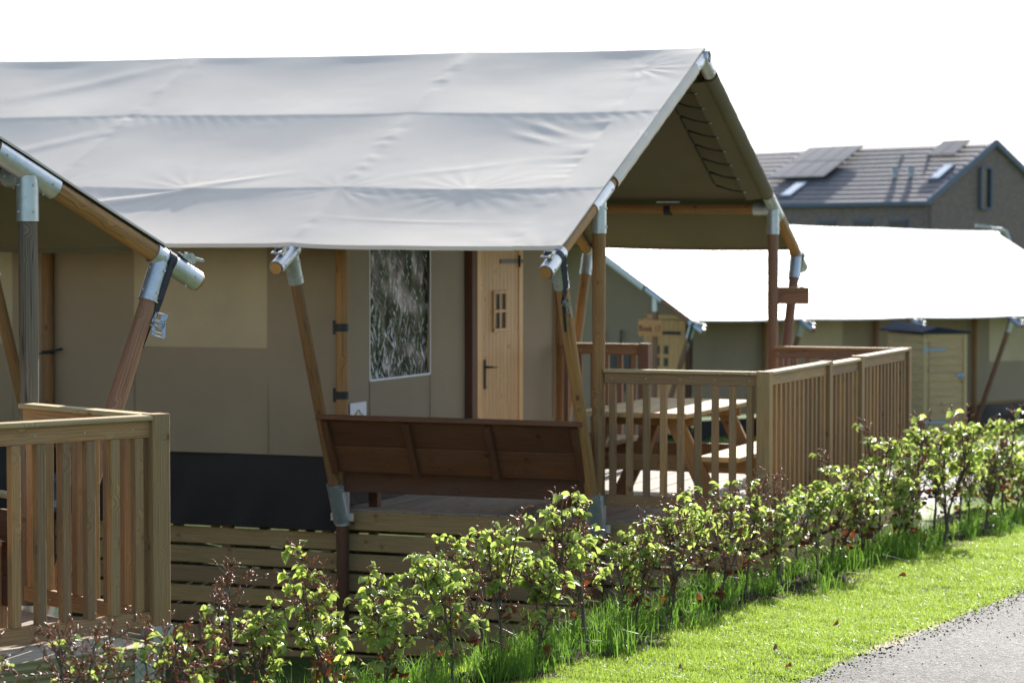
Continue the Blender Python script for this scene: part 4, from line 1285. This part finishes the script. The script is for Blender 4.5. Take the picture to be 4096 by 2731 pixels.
b.add([V3(*(G1 + gi)[:2], zb), V3(*(G2 + gi)[:2], zb), G2 + gi, A1 + gi, G1 + gi], [[0, 1, 2, 3, 4]],
      [[(0, 0), (Lg, 0), (Lg, G1[2] - zb), (Lg / 2, A1[2] - zb), (0, G1[2] - zb)]])
b.build('wall', M['brick'], house)
b = MB()
b.beam(G1 + V3(0, 0, -.05) - rd * .1, Vv_ + V3(0, 0, -.05), .16, .20); b.beam(Vv_ + V3(0, 0, -.05), W0 + V3(0, 0, -.05), .16, .20)
b.build('gutter', M['gutter'], house)
b = MB()
b.beam(G1 - rd * .02 + V3(0, 0, .0), A1 - rd * .02, .10, .28, up=V3(0, 0, 1)); b.beam(A1 - rd * .02, G2 - rd * .02, .10, .28)
b.build('verge_trim', M['gutter'], house)
def on_slope(g0, g1, r1, r0, u, v, N, h=0):
    return (g0 + (g1 - g0) * u) * (1 - v) + (r0 + (r1 - r0) * u) * v + N * h
def slab(b, g0, g1, r1, r0, u0, u1, v0, v1, N, h0, h1):
    lo = [on_slope(g0, g1, r1, r0, u, v, N, h0) for u, v in ((u0, v0), (u1, v0), (u1, v1), (u0, v1))]
    hi = [on_slope(g0, g1, r1, r0, u, v, N, h1) for u, v in ((u0, v0), (u1, v0), (u1, v1), (u0, v1))]
    b.add(lo + hi, [[3, 2, 1, 0], [4, 5, 6, 7], [0, 1, 5, 4], [1, 2, 6, 5], [2, 3, 7, 6], [3, 0, 4, 7]])
q1 = (Vv_, G1, A1, Kk); q0_ = (W0, Vv_, Kk, R0)
b = MB()
for u0, u1 in ((.63, .735), (.74, .85)): slab(b, *q1, u0, u1, .70, .95, Nn, .28, .34)
b.build('solar_panel', M['panel'], house)
b = MB()
for i in range(4):
    for j in range(2): slab(b, *q0_, .56 + i * .105, .66 + i * .105, .38 + j * .285, .655 + j * .285, Nl, .25, .31)
b.build('solar_panel', M['panel'], house)
for q, N, u, v in ((q1, Nn, .83, .36), (q0_, Nl, .80, .12)):
    b = MB(); slab(b, *q, u - .008, u + .075, v - .02, v + .235, N, .05, .13); f_ = b.build('skylight', M['gutter'], house)
    b = MB(); slab(b, *q, u, u + .067, v, v + .215, N, .132, .14); b.build('skylight_pane', M['skyglass'], f_)
for u, v in ((.52, .42), (.645, .42)):
    b = MB(); p = on_slope(*q1, u, v, Nn, 0); b.pole(p, p + V3(0, 0, .28), .13, n=12, segs=1, wob=0); b.pole(p + V3(0, 0, .28), p + V3(0, 0, .46), .22, .15, n=12, segs=1, wob=0); b.build('vent_pipe', M['lampmetal'], house)
b = MB(); p = on_slope(*q0_, .52, .32, Nl, 0); b.pole(p, p + V3(0, 0, .5), .13, n=12, segs=1, wob=0); b.build('vent_pipe', M['lampmetal'], house)
b = MB(); p = on_slope(*q1, .38, .76, Nn, 0); b.pole(p, p + V3(0, 0, .2), .10, n=12, segs=1, wob=0); p = on_slope(*q1, .60, .76, Nn, 0); b.pole(p, p + V3(0, 0, .2), .10, n=12, segs=1, wob=0); b.build('roof_outlet', M['lampmetal'], house)
def gwin(s, z0_, w_, h_):
    c = G1 + nrm(np.append((G2 - G1)[:2], 0)) * s; c[2] = z0_
    d = nrm(np.append((G2 - G1)[:2], 0))
    fr_ = MB()
    o_ = -rd * .0
    fr_.beam(c - d * w_ / 2 + o_, c - d * w_ / 2 + V3(0, 0, h_) + o_, .08, .12, up=rd); fr_.beam(c + d * w_ / 2 + o_, c + d * w_ / 2 + V3(0, 0, h_) + o_, .08, .12, up=rd)
    fr_.beam(c - d * w_ / 2 + o_, c + d * w_ / 2 + o_, .12, .08); fr_.beam(c - d * w_ / 2 + V3(0, 0, h_) + o_, c + d * w_ / 2 + V3(0, 0, h_) + o_, .12, .08)
    f_ = fr_.build('window', M['gutter'], house)
    p_ = MB(); p_.beam(c + V3(0, 0, .04) + rd * .09, c + V3(0, 0, h_ - .04) + rd * .09, w_, .02, up=rd); p_.build('window_pane', M['glass'], f_)
gwin(4.2, 4.85 - .1, .75, 1.9); gwin(4.2, 1.5, .75, 1.6)
for s in (1.9, 4.0, 6.2, 9.2):
    c = G1 + rd * s + inn; fr_ = MB(); zt_ = 4.25
    fr_.beam(V3(c[0], c[1], zt_ - 1.3) - inn * .1, V3(c[0], c[1], zt_) - inn * .1, 1.1, .10, up=nrm(inn)); f_ = fr_.build('window', M['gutter'], house)
    p_ = MB(); p_.beam(V3(c[0], c[1], zt_ - 1.22) - inn * .35, V3(c[0], c[1], zt_ - .08) - inn * .35, .95, .03, up=nrm(inn)); p_.build('window_pane', M['glass'], f_)

# street lamp with curved arm behind the distant tent
lx = at_px(2318, 56); lz = T1(lx, 56)
lamp = empty('street_lamp', Matrix.Translation((lx, 56, lz))); tag(lamp, 'grey street lamp with a bent horizontal arm before the brick house', 'street lamp')
topz = (575 - 527) / f_px * 56 + ZC - lz
arm = at_px(2318, 56) - at_px(2262, 56)
b = MB(); b.tube([(0, 0, 0), (0, 0, topz - .45), (-.02, 0, topz - .22), (-.09, 0, topz - .06), (-.22, 0, topz), (-.4, 0, topz + .01), (-arm + .1, 0, topz + .05)], .045, 10); b.build('pole', M['lampmetal'], lamp)
b = MB(); b.beam((-arm + .14, 0, topz + .05), (-arm - .22, 0, topz + .09), .16, .06); b.build('lamp_head', M['lampmetal'], lamp)

# ================================================================= BACKGROUND TREES AND CLOTH
def leaf_cloud(center, rad, n, size, seed, mat, parent, clumps=14):
    r = np.random.default_rng(seed)
    cc = r.normal(0, .45, (clumps, 3)) * rad; cr = r.uniform(.22, .42, clumps)
    k = r.integers(0, clumps, n)
    p = r.normal(0, 1, (n, 3)); p /= np.linalg.norm(p, axis=1)[:, None]
    p = cc[k] + p * (cr[k] * r.uniform(.5, 1.05, n) ** .5)[:, None] * rad + center
    d1 = r.normal(0, 1, (n, 3)); d1 /= np.linalg.norm(d1, axis=1)[:, None]
    d2 = np.cross(d1, r.normal(0, 1, (n, 3))); d2 /= np.linalg.norm(d2, axis=1)[:, None]
    s = size * r.uniform(.6, 1.3, n)[:, None]
    v = np.stack([p - d1 * s, p + d2 * s * .5, p + d1 * s, p - d2 * s * .5], 1).reshape(-1, 3)
    return fast_mesh('crown', v, np.arange(n * 4), np.full(n, 4), mat, parent)
for i, (px, D, h, wd2, lab) in enumerate(((1322, 62, 3.4, 1.6, 'dark leafy tree seen between the porch posts behind the short back railing'),
                                         (1255, 64, 3.6, 2.0, 'dark leafy tree farther left, mostly hidden behind the tent door'))):
    x = at_px(px, D); z = T1(x, D)
    tr = empty('tree', Matrix.Translation((x, D, z))); tag(tr, lab, 'tree')
    b = MB(); b.pole((0, 0, 0), (.1, 0, h * .6), .12, .06, n=10)
    for a in (0, 1.3, 2.6, 3.9, 5.2): b.pole((.05, 0, h * .35), (math.cos(a) * .8, math.sin(a) * .8, h * .75), .05, .02, n=6)
    b.build('trunk', M['bark'], tr)
    leaf_cloud(np.array([0, 0, h * .58]), np.array([wd2, wd2, h * .55]), 5000, .11, 90 + i, M['tree_leaf'], tr)
x = at_px(1319, 40); z = T1(x, 40)
fl = empty('beach_flag', Matrix.Translation((x, 40, z))); tag(fl, 'blurred banner with blue, red and grey bands between the porch posts', 'banner')
b = MB(); b.pole((.13, 0, 0), (.13, 0, 2.4), .015, n=8); b.build('pole', M['lampmetal'], fl)
for z0_, z1_, m in ((1.95, 2.2, 'bluehinge'), (1.6, 1.95, 'red'), (1.15, 1.6, 'bag')):
    b = MB(); zz = np.linspace(z0_, z1_, 6); xx = np.linspace(-.12, .12, 8); X, Z = np.meshgrid(xx, zz, indexing='ij')
    b.grid(np.stack([X, .03 * np.sin(X * 20), Z], -1), 0, True); b.build('cloth_band', M[m], fl)

# ================================================================= HEDGE
def leaf_geo(rows=4):
    """pointed oval leaf, folded along the midrib: returns unit verts (x along, y across, z up)"""
    prof = [(0, .06), (.25, .62), (.55, .80), (.8, .50), (1.0, 0.0)]
    vs, fs, uv = [], [], []
    for i, (t, w_) in enumerate(prof):
        droop = -.28 * t * t
        z = .16 * w_
        vs += [(t, -w_ * .5, z + droop), (t, 0, droop), (t, w_ * .5, z + droop)]
    for i in range(len(prof) - 1):
        a = i * 3
        fs += [[a, a + 3, a + 4, a + 1], [a + 1, a + 4, a + 5, a + 2]]
        t0, t1 = prof[i][0], prof[i + 1][0]
        uv += [[(t0 + .3, -.5), (t1 + .3, -.5), (t1, 0), (t0, 0)], [(t0, 0), (t1, 0), (t1 + .3, .5), (t0 + .3, .5)]]
    return np.array(vs), fs, uv
LV, LF, LUV = leaf_geo()
def add_leaf(b, p, d, n, L, curl=0):
    d = nrm(d); n = nrm(n - d * np.dot(n, d)); s = np.cross(n, d)
    v = LV.copy()
    v[:, 2] += curl * np.abs(v[:, 1]) - curl * .3 * v[:, 0] ** 2
    P = p + v[:, :1] * d * L + v[:, 1:2] * s * L * .92 + v[:, 2:3] * n * L
    b.add(P, LF, LUV, True)
def add_bud(b, p, d, L, r):
    d = nrm(d); up = V3(0, 0, 1) if abs(d[2]) < .9 else V3(1, 0, 0)
    X = nrm(np.cross(d, up)); Y = np.cross(X, d)
    ring = []
    for t, q in ((.0, .4), (.35, 1.0), (.7, .6)):
        for k in range(4): ring.append(p + d * L * t + (X * math.cos(k * 1.57) + Y * math.sin(k * 1.57)) * r * q)
    vs = ring + [p + d * L]
    fs = []
    for i in range(2):
        for k in range(4): fs.append([i * 4 + k, i * 4 + (k + 1) % 4, i * 4 + 4 + (k + 1) % 4, i * 4 + 4 + k])
    for k in range(4): fs.append([8 + k, 8 + (k + 1) % 4, 12])
    b.add(vs, fs, None, True)

def sapling(seed, h, leafy, dead, leaders=1, spread=1.0):
    r = random.Random(seed)
    st, fo, bu, de = MB(), MB(), MB(), MB()
    def jig(s): return V3(r.gauss(0, s), r.gauss(0, s), r.gauss(0, s))
    stems = []
    p = V3(0, 0, -.04); d = nrm(V3(r.gauss(0, .10), r.gauss(0, .10), 1)); pts = [p]
    nseg = 9
    for i in range(nseg):
        d = nrm(d + V3(r.gauss(0, .11), r.gauss(0, .11), .12)); p = p + d * (h * .92 / nseg); pts.append(p)
    rad = [.0105 * (1 - .78 * i / nseg) * (h ** .5) + .0012 for i in range(nseg + 1)]
    st.tube(pts, 0, 7, rad=rad); stems.append((pts, rad))
    for _ in range(leaders):
        i0 = r.randint(3, 5); p = pts[i0]; az = r.uniform(0, 6.28)
        d = nrm(V3(math.cos(az) * .75, math.sin(az) * .75, 1)); q = [p]
        ln = h * r.uniform(.42, .62)
        for i in range(6):
            d = nrm(d + V3(r.gauss(0, .10), r.gauss(0, .10), .25)); p = p + d * ln / 6; q.append(p)
        rd_ = [rad[i0] * .8 * (1 - .8 * i / 6) + .0012 for i in range(7)]
        st.tube(q, 0, 6, rad=rd_); stems.append((q, rd_))
    def cluster(p, d, hrel, end=True):
        if r.random() < leafy * (1.35 if end else .45):
            for _ in range(r.randint(3, 6) if end else r.randint(1, 2)):
                az = r.uniform(0, 6.28)
                dd_ = nrm(d * .35 + V3(math.cos(az), math.sin(az), r.uniform(-1.1, .05)))
                add_leaf(fo, p + jig(.008), dd_, nrm(V3(r.gauss(0, .5), r.gauss(0, .5), 1)), r.uniform(.026, .060), r.uniform(-.3, .7))
            if r.random() < .5: add_bud(bu, p, nrm(d + jig(.5)), r.uniform(.008, .014), .0022)
        else:
            for _ in range(r.randint(1, 3)): add_bud(bu, p, nrm(d + jig(.55)), r.uniform(.022, .042), r.uniform(.0026, .0046))
    def twig(p, d, ln, r0, depth, hrel):
        n_ = 3 if depth else 4; q = [p]
        for i in range(n_):
            d = nrm(d + jig(.22) + V3(0, 0, .10)); p = p + d * ln / n_; q.append(p)
        st.tube(q, 0, 4, rad=[r0 * (1 - .55 * i / n_) for i in range(n_ + 1)])
        for i in range(1, n_ + 1):
            if i == n_ or r.random() < .62: cluster(q[i], d, hrel, i == n_)
            if depth < 1 and i < n_ + 1 and r.random() < .5:
                az = r.uniform(0, 6.28)
                twig(q[i], nrm(d + V3(math.cos(az), math.sin(az), .2) * .9), r.uniform(.05, .12), r0 * .6, depth + 1, hrel)
    for si, (q, rd_) in enumerate(stems):
        L = len(q) - 1
        nb = int((13 if si == 0 else 6) * spread)
        for j in range(nb):
            t = .27 + .69 * (j + r.random()) / nb if si == 0 else .15 + .8 * (j + r.random()) / nb
            i = min(int(t * L), L - 1); f = t * L - i
            p = q[i] * (1 - f) + q[i + 1] * f
            az = j * 2.4 + r.uniform(-.5, .5)
            d = nrm(V3(math.cos(az), math.sin(az), r.uniform(.45, 1.6)))
            ln = r.uniform(.10, .27) * (1.15 - .75 * t)
            twig(p, d, ln, .0028, 0, t)
        for t in (.96, 1.0):
            cluster(q[-1] if t == 1 else q[-2], nrm(q[-1] - q[-2]), t)
    for _ in range(dead):
        q, _r = stems[0]; t = r.uniform(.25, .85); i = int(t * (len(q) - 1))
        p = q[i] + V3(r.gauss(0, .06), r.gauss(0, .06), r.gauss(0, .03))
        az = r.uniform(0, 6.28)
        for _k in range(r.randint(1, 4)):
            add_leaf(de, p + jig(.015), V3(math.cos(az + _k), math.sin(az + _k), r.uniform(-1.2, -.2)), jig(1), r.uniform(.035, .06), r.uniform(.4, 1.2))
    return st, fo, bu, de

HG = 'young beech plants of the hedge along the lawn'
protos = []
spec = [ # seed, height, leafy, dead, leaders
    (1, .70, .40, 2, 2, 'leafy'), (2, .58, .44, 4, 1, 'leafy'), (3, .90, .28, 2, 2, 'tall'), (4, .55, .50, 1, 1, 'leafy'),
    (5, .70, .07, 3, 2, 'budding'), (6, .84, .04, 2, 2, 'budding'), (7, .60, .24, 6, 1, 'rusty'), (8, .66, .28, 4, 2, 'rusty'),
    (9, .74, .11, 3, 3, 'budding'), (10, .96, .34, 2, 1, 'tall'), (11, .62, .38, 2, 2, 'leafy'), (12, .76, .17, 5, 2, 'rusty')]
for sd_, h, lf, de_, ld, typ in spec:
    root = empty('beech_sapling', Matrix.Identity(4))
    st_, fo, bu, dl = sapling(sd_ * 13, h, lf, de_, ld)
    parts = [st_.build('stem', M['bark'], root)]
    if fo.n: parts.append(fo.build('foliage', M['leaf'], root)); parts[-1]['kind'] = 'stuff'
    if bu.n: parts.append(bu.build('buds', M['bud'], root)); parts[-1]['kind'] = 'stuff'
    if dl.n: parts.append(dl.build('dead_leaves', M['dead'], root)); parts[-1]['kind'] = 'stuff'
    protos.append((root, parts, typ, h))
zones = [(230, 'before left step'), (400, 'by the left corner post'), (760, 'before the dark ground skirt'), (1100, 'below left half of the bench'),
         (1400, 'below right half of the bench'), (1740, 'before the picnic table railing'), (1960, 'before the sunlit side railing'),
         (2130, 'before far end of side railing'), (2260, 'before the storage shed'), (9999, 'at far right by the footpath')]
desc = {'leafy': 'full green beech plant', 'tall': 'tall shooting green beech plant', 'budding': 'nearly bare beech plant with copper buds', 'rusty': 'beech plant with green and rusty leaves'}
used = set()
r = random.Random(5)
u = -2.6; idx = 0
ho = []
while u < 17.5:
    q = r.uniform(-.07, .07) + (.09 if idx % 2 else -.05)
    p = hpos(u + r.uniform(-.05, .05), q)
    px = 1176 + p[0] / p[1] * f_px
    if px < 400: w_ = [0, .12, 0, 0, 4, 3, 1.6, .3, 3, 0, 0, 2]
    elif px < 680: w_ = [.4, 1.0, .3, .5, 2.8, 2.4, 1.2, 1, 2.5, .2, .6, 2]
    elif px < 1500: w_ = [2.4, 2, 1.6, 2, 1.5, 1.5, .8, 1.2, 1.4, 1.4, 2.2, 1.4]
    elif px < 1950: w_ = [1.2, 1.4, .5, 1, 2.4, 2.2, 2.5, 2.2, 2.4, .4, 1.2, 2.6]
    else: w_ = [2.5, 2, 1, 3, .7, .7, 1.5, 1.5, .6, 1, 3, 1]
    k = r.choices(range(12), w_)[0]
    root, parts, typ, h = protos[k]
    if k in used:
        c = root.copy(); COL.objects.link(c)
        for pp in parts:
            cc = pp.copy(); COL.objects.link(cc); cc.parent = c
    else: c = root; used.add(k)
    far = max(0, (p[1] - 17) / 8)
    sc = r.uniform(.88, 1.10) * (1 - .12 * min(1, far))
    if px < 430: sc *= .86
    elif px < 1500: sc *= .93
    if px > 2020: sc *= 1.10
    if 1400 < px < 1960: sc *= .90
    c.matrix_world = Matrix.Translation((p[0], p[1], T1(*p))) @ Matrix.Rotation(r.uniform(0, 6.28), 4, 'Z') @ Matrix.Rotation(r.gauss(0, .05), 4, 'X') @ Matrix.Diagonal((sc * 1.05, sc * 1.05, sc, 1))
    zn = next(z for lim, z in zones if px < lim)
    tag(c, desc[typ] + ' ' + zn, 'hedge plant', HG)
    u += .31 if px < 430 else .25 if px < 500 else (.265 if px < 1350 else (.30 if px < 2000 else .26))
    idx += 1
for i, (root, parts, typ, h) in enumerate(protos):
    if i not in used:
        for pp in parts: bpy.data.objects.remove(pp)
        bpy.data.objects.remove(root)

# ================================================================= GRASS
def blades(name, xy, hmin, hmax, wid, mat, seed, lean=.5, lab=None):
    r = np.random.default_rng(seed); n = len(xy)
    def vn(f, sd):
        q = np.random.default_rng(sd).uniform(0, 6.28, 6)
        X_, Y_ = xy[:, 0] * f, xy[:, 1] * f
        return (np.sin(X_ + q[0] + 1.7 * np.sin(Y_ * .8 + q[1])) + np.sin(Y_ * 1.3 + q[2] + 1.5 * np.sin(X_ * 1.1 + q[3])) + np.sin((X_ + Y_) * .9 + q[4])) / 3
    c1, c2 = vn(9, seed), vn(31, seed + 1)
    keep = r.random(n) < np.clip(.85 + .5 * c1 + .45 * c2, .12, 1)
    xy = xy[keep]; c1 = c1[keep]; c2 = c2[keep]; n = len(xy)
    h = r.uniform(hmin, hmax, n) * (1 + .35 * c1 + .25 * c2)
    az = r.uniform(0, 2 * np.pi, n); ln = np.abs(r.normal(0, lean, n)); fa = r.uniform(0, 2 * np.pi, n)
    base = np.stack([xy[:, 0], xy[:, 1], terr(xy[:, 0], xy[:, 1]) - .004], -1)
    dirh = np.stack([np.cos(az), np.sin(az), np.zeros(n)], -1)
    wv = np.stack([np.cos(fa), np.sin(fa), np.zeros(n)], -1) * (wid * r.uniform(.7, 1.3, n))[:, None]
    mid = base + dirh * (h * ln * .30)[:, None] + np.array([0, 0, 1]) * (h * .58)[:, None]
    tip = base + dirh * (h * ln)[:, None] + np.array([0, 0, 1]) * (h * np.clip(1 - ln * .35, .25, 1))[:, None]
    v = np.stack([base - wv, base + wv, mid - wv * .75, mid + wv * .75, tip], 1).reshape(-1, 3)
    i0 = (np.arange(n) * 5)[:, None]
    f = np.concatenate([i0 + np.array([0, 1, 3, 2]), i0 + np.array([2, 3, 4])], 1).reshape(-1)
    lt = np.tile([4, 3], n)
    o = fast_mesh(name, v, f, lt, mat)
    tag(o, lab, 'grass', kind='stuff')
    return o
def in_strip(n, u0, u1, q0, q1, seed, ragged=0.0):
    r = np.random.default_rng(seed)
    # denser near the camera
    uu = u0 + (u1 - u0) * r.random(n) ** 1.35; qq = r.uniform(q0, q1, n)
    if ragged: qq = qq - ragged * np.abs(r.normal(0, 1, n)) * (r.random(n) < .15)
    p = H0[None] + HD[None] * uu[:, None] + HN[None] * qq[:, None]
    return p
p = in_strip(190000, 1.6, 15.5, EQ + .02, -.16, 21, .06)
blades('lawn_grass', p, .020, .045, .0020, M['blade'], 31, .8, 'short sunlit lawn grass between hedge and road')
p = in_strip(50000, -1, 16, .15, 2.4, 22)
blades('lawn_grass', p, .03, .07, .0028, M['blade'], 32, .7, 'lawn grass behind the hedge beside the terrace')
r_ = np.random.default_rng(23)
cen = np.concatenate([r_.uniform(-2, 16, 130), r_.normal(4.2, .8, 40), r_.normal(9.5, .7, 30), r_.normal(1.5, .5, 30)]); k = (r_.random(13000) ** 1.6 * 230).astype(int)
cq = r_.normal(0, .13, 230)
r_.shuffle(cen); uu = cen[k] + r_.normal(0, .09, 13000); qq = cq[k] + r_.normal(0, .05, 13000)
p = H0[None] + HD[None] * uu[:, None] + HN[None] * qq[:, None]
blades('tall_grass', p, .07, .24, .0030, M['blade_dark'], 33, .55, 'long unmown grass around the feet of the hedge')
rr = np.random.default_rng(24)
p = np.stack([rr.uniform(3, 14, 40000), rr.uniform(22, 42, 40000)], -1)
qd = np.array([min(np.linalg.norm(pp - s) for s in pts[::3]) for pp in p[:40000:1]]) if False else None
dist = np.full(len(p), 9.0)
for a in pts: dist = np.minimum(dist, np.hypot(p[:, 0] - a[0], p[:, 1] - a[1]))
qv = (p[:, 0] - H0[0]) * HN[0] + (p[:, 1] - H0[1]) * HN[1]
p = p[(dist > .75) & (qv > .3)]
blades('lawn_grass', p, .03, .08, .006, M['blade'], 34, .6, 'distant lawn grass around the footpath')

# soil mounds by the hedge
for i, (px, Y, rad_) in enumerate(((2235, 21.2, .26), (1712, 16.0, .16))):
    X_ = at_px(px, Y); b = MB()
    rr = np.linspace(0, 1, 14); aa = np.linspace(0, 2 * math.pi, 40)
    RR, AA = np.meshgrid(rr, aa, indexing='ij')
    r5 = np.random.default_rng(70 + i)
    bump_ = smooth_noise(RR.shape, (8, 22), 80 + i); bump_[:, -1] = bump_[:, 0]
    Xg = RR * rad_ * 1.6 * np.cos(AA) * (1 + .1 * np.sin(AA * 3)); Yg = RR * rad_ * np.sin(AA)
    Zg = rad_ * .42 * np.exp(-(RR / .55) ** 2) * (1 + .5 * bump_ * RR) - .01 + .012 * bump_ * (1 - RR)
    b.grid(np.stack([Xg, Yg, Zg], -1), 0, True, flip=False)
    o = b.build('soil_mound', M['soil']); o.location = (X_, Y, T1(X_, Y))
    tag(o, ['crumbly dark molehill at the foot of the hedge, far right', 'small dark soil heap under the hedge near the terrace corner'][i], 'molehill')

# a few rust-brown leaves lying on the lawn
for i, (px, py, sz) in enumerate(((1779, 1500, .05), (1822, 1540, .04), (1560, 1545, .045), (2085, 1330, .05), (1930, 1440, .04))):
    D_ = 12.0
    for _ in range(30):
        X_ = at_px(px, D_); D_ = (ZC - T1(X_, D_) - .02) * f_px / (py - 575)
    b = MB(); rr_ = random.Random(i)
    add_leaf(b, V3(0, 0, .03), V3(rr_.uniform(-1, 1), rr_.uniform(-1, 1), .2), V3(.3, -.6, .7), sz, .9)
    o = b.build('fallen_leaf', M['dead']); o.location = (at_px(px, D_), D_, T1(at_px(px, D_), D_))
    tag(o, 'curled rust-brown fallen leaf lying on the lawn beside the road', 'leaf', 'fallen leaves on the lawn')

# loose grit and clippings along the ragged road edge
rg = np.random.default_rng(77); n_ = 2600
ug = rg.uniform(1.5, 15, n_); qg = EQ + rg.normal(-.02, .07, n_) - .5 * (rg.random(n_) < .12) * rg.random(n_)
pg = H0[None] + HD[None] * ug[:, None] + HN[None] * qg[:, None]
zg = terr(pg[:, 0], pg[:, 1]) + .014
cg = np.concatenate([pg, zg[:, None]], 1)
tv = np.array([[1, 0, -.3], [-.5, .87, -.3], [-.5, -.87, -.3], [0, 0, .8]])
sg = rg.uniform(.003, .009, n_)[:, None, None]
ag = rg.uniform(0, 6.28, n_)
rot_ = np.stack([np.stack([np.cos(ag), -np.sin(ag), ag * 0], -1), np.stack([np.sin(ag), np.cos(ag), ag * 0], -1), np.stack([ag * 0, ag * 0, ag * 0 + 1], -1)], 1)
vg = cg[:, None, :] + np.einsum('nij,kj->nki', rot_, tv) * sg * np.array([1, rg.uniform(.6, 1.6), .8])
fg = (np.arange(n_) * 4)[:, None, None] + np.array([[0, 2, 1], [0, 1, 3], [1, 2, 3], [2, 0, 3]])[None]
og = fast_mesh('road_grit', vg.reshape(-1, 3), fg.reshape(-1), np.full(n_ * 4, 3), M['soil'])
tag(og, 'loose dark grit scattered along the edge of the road', 'grit', kind='stuff')
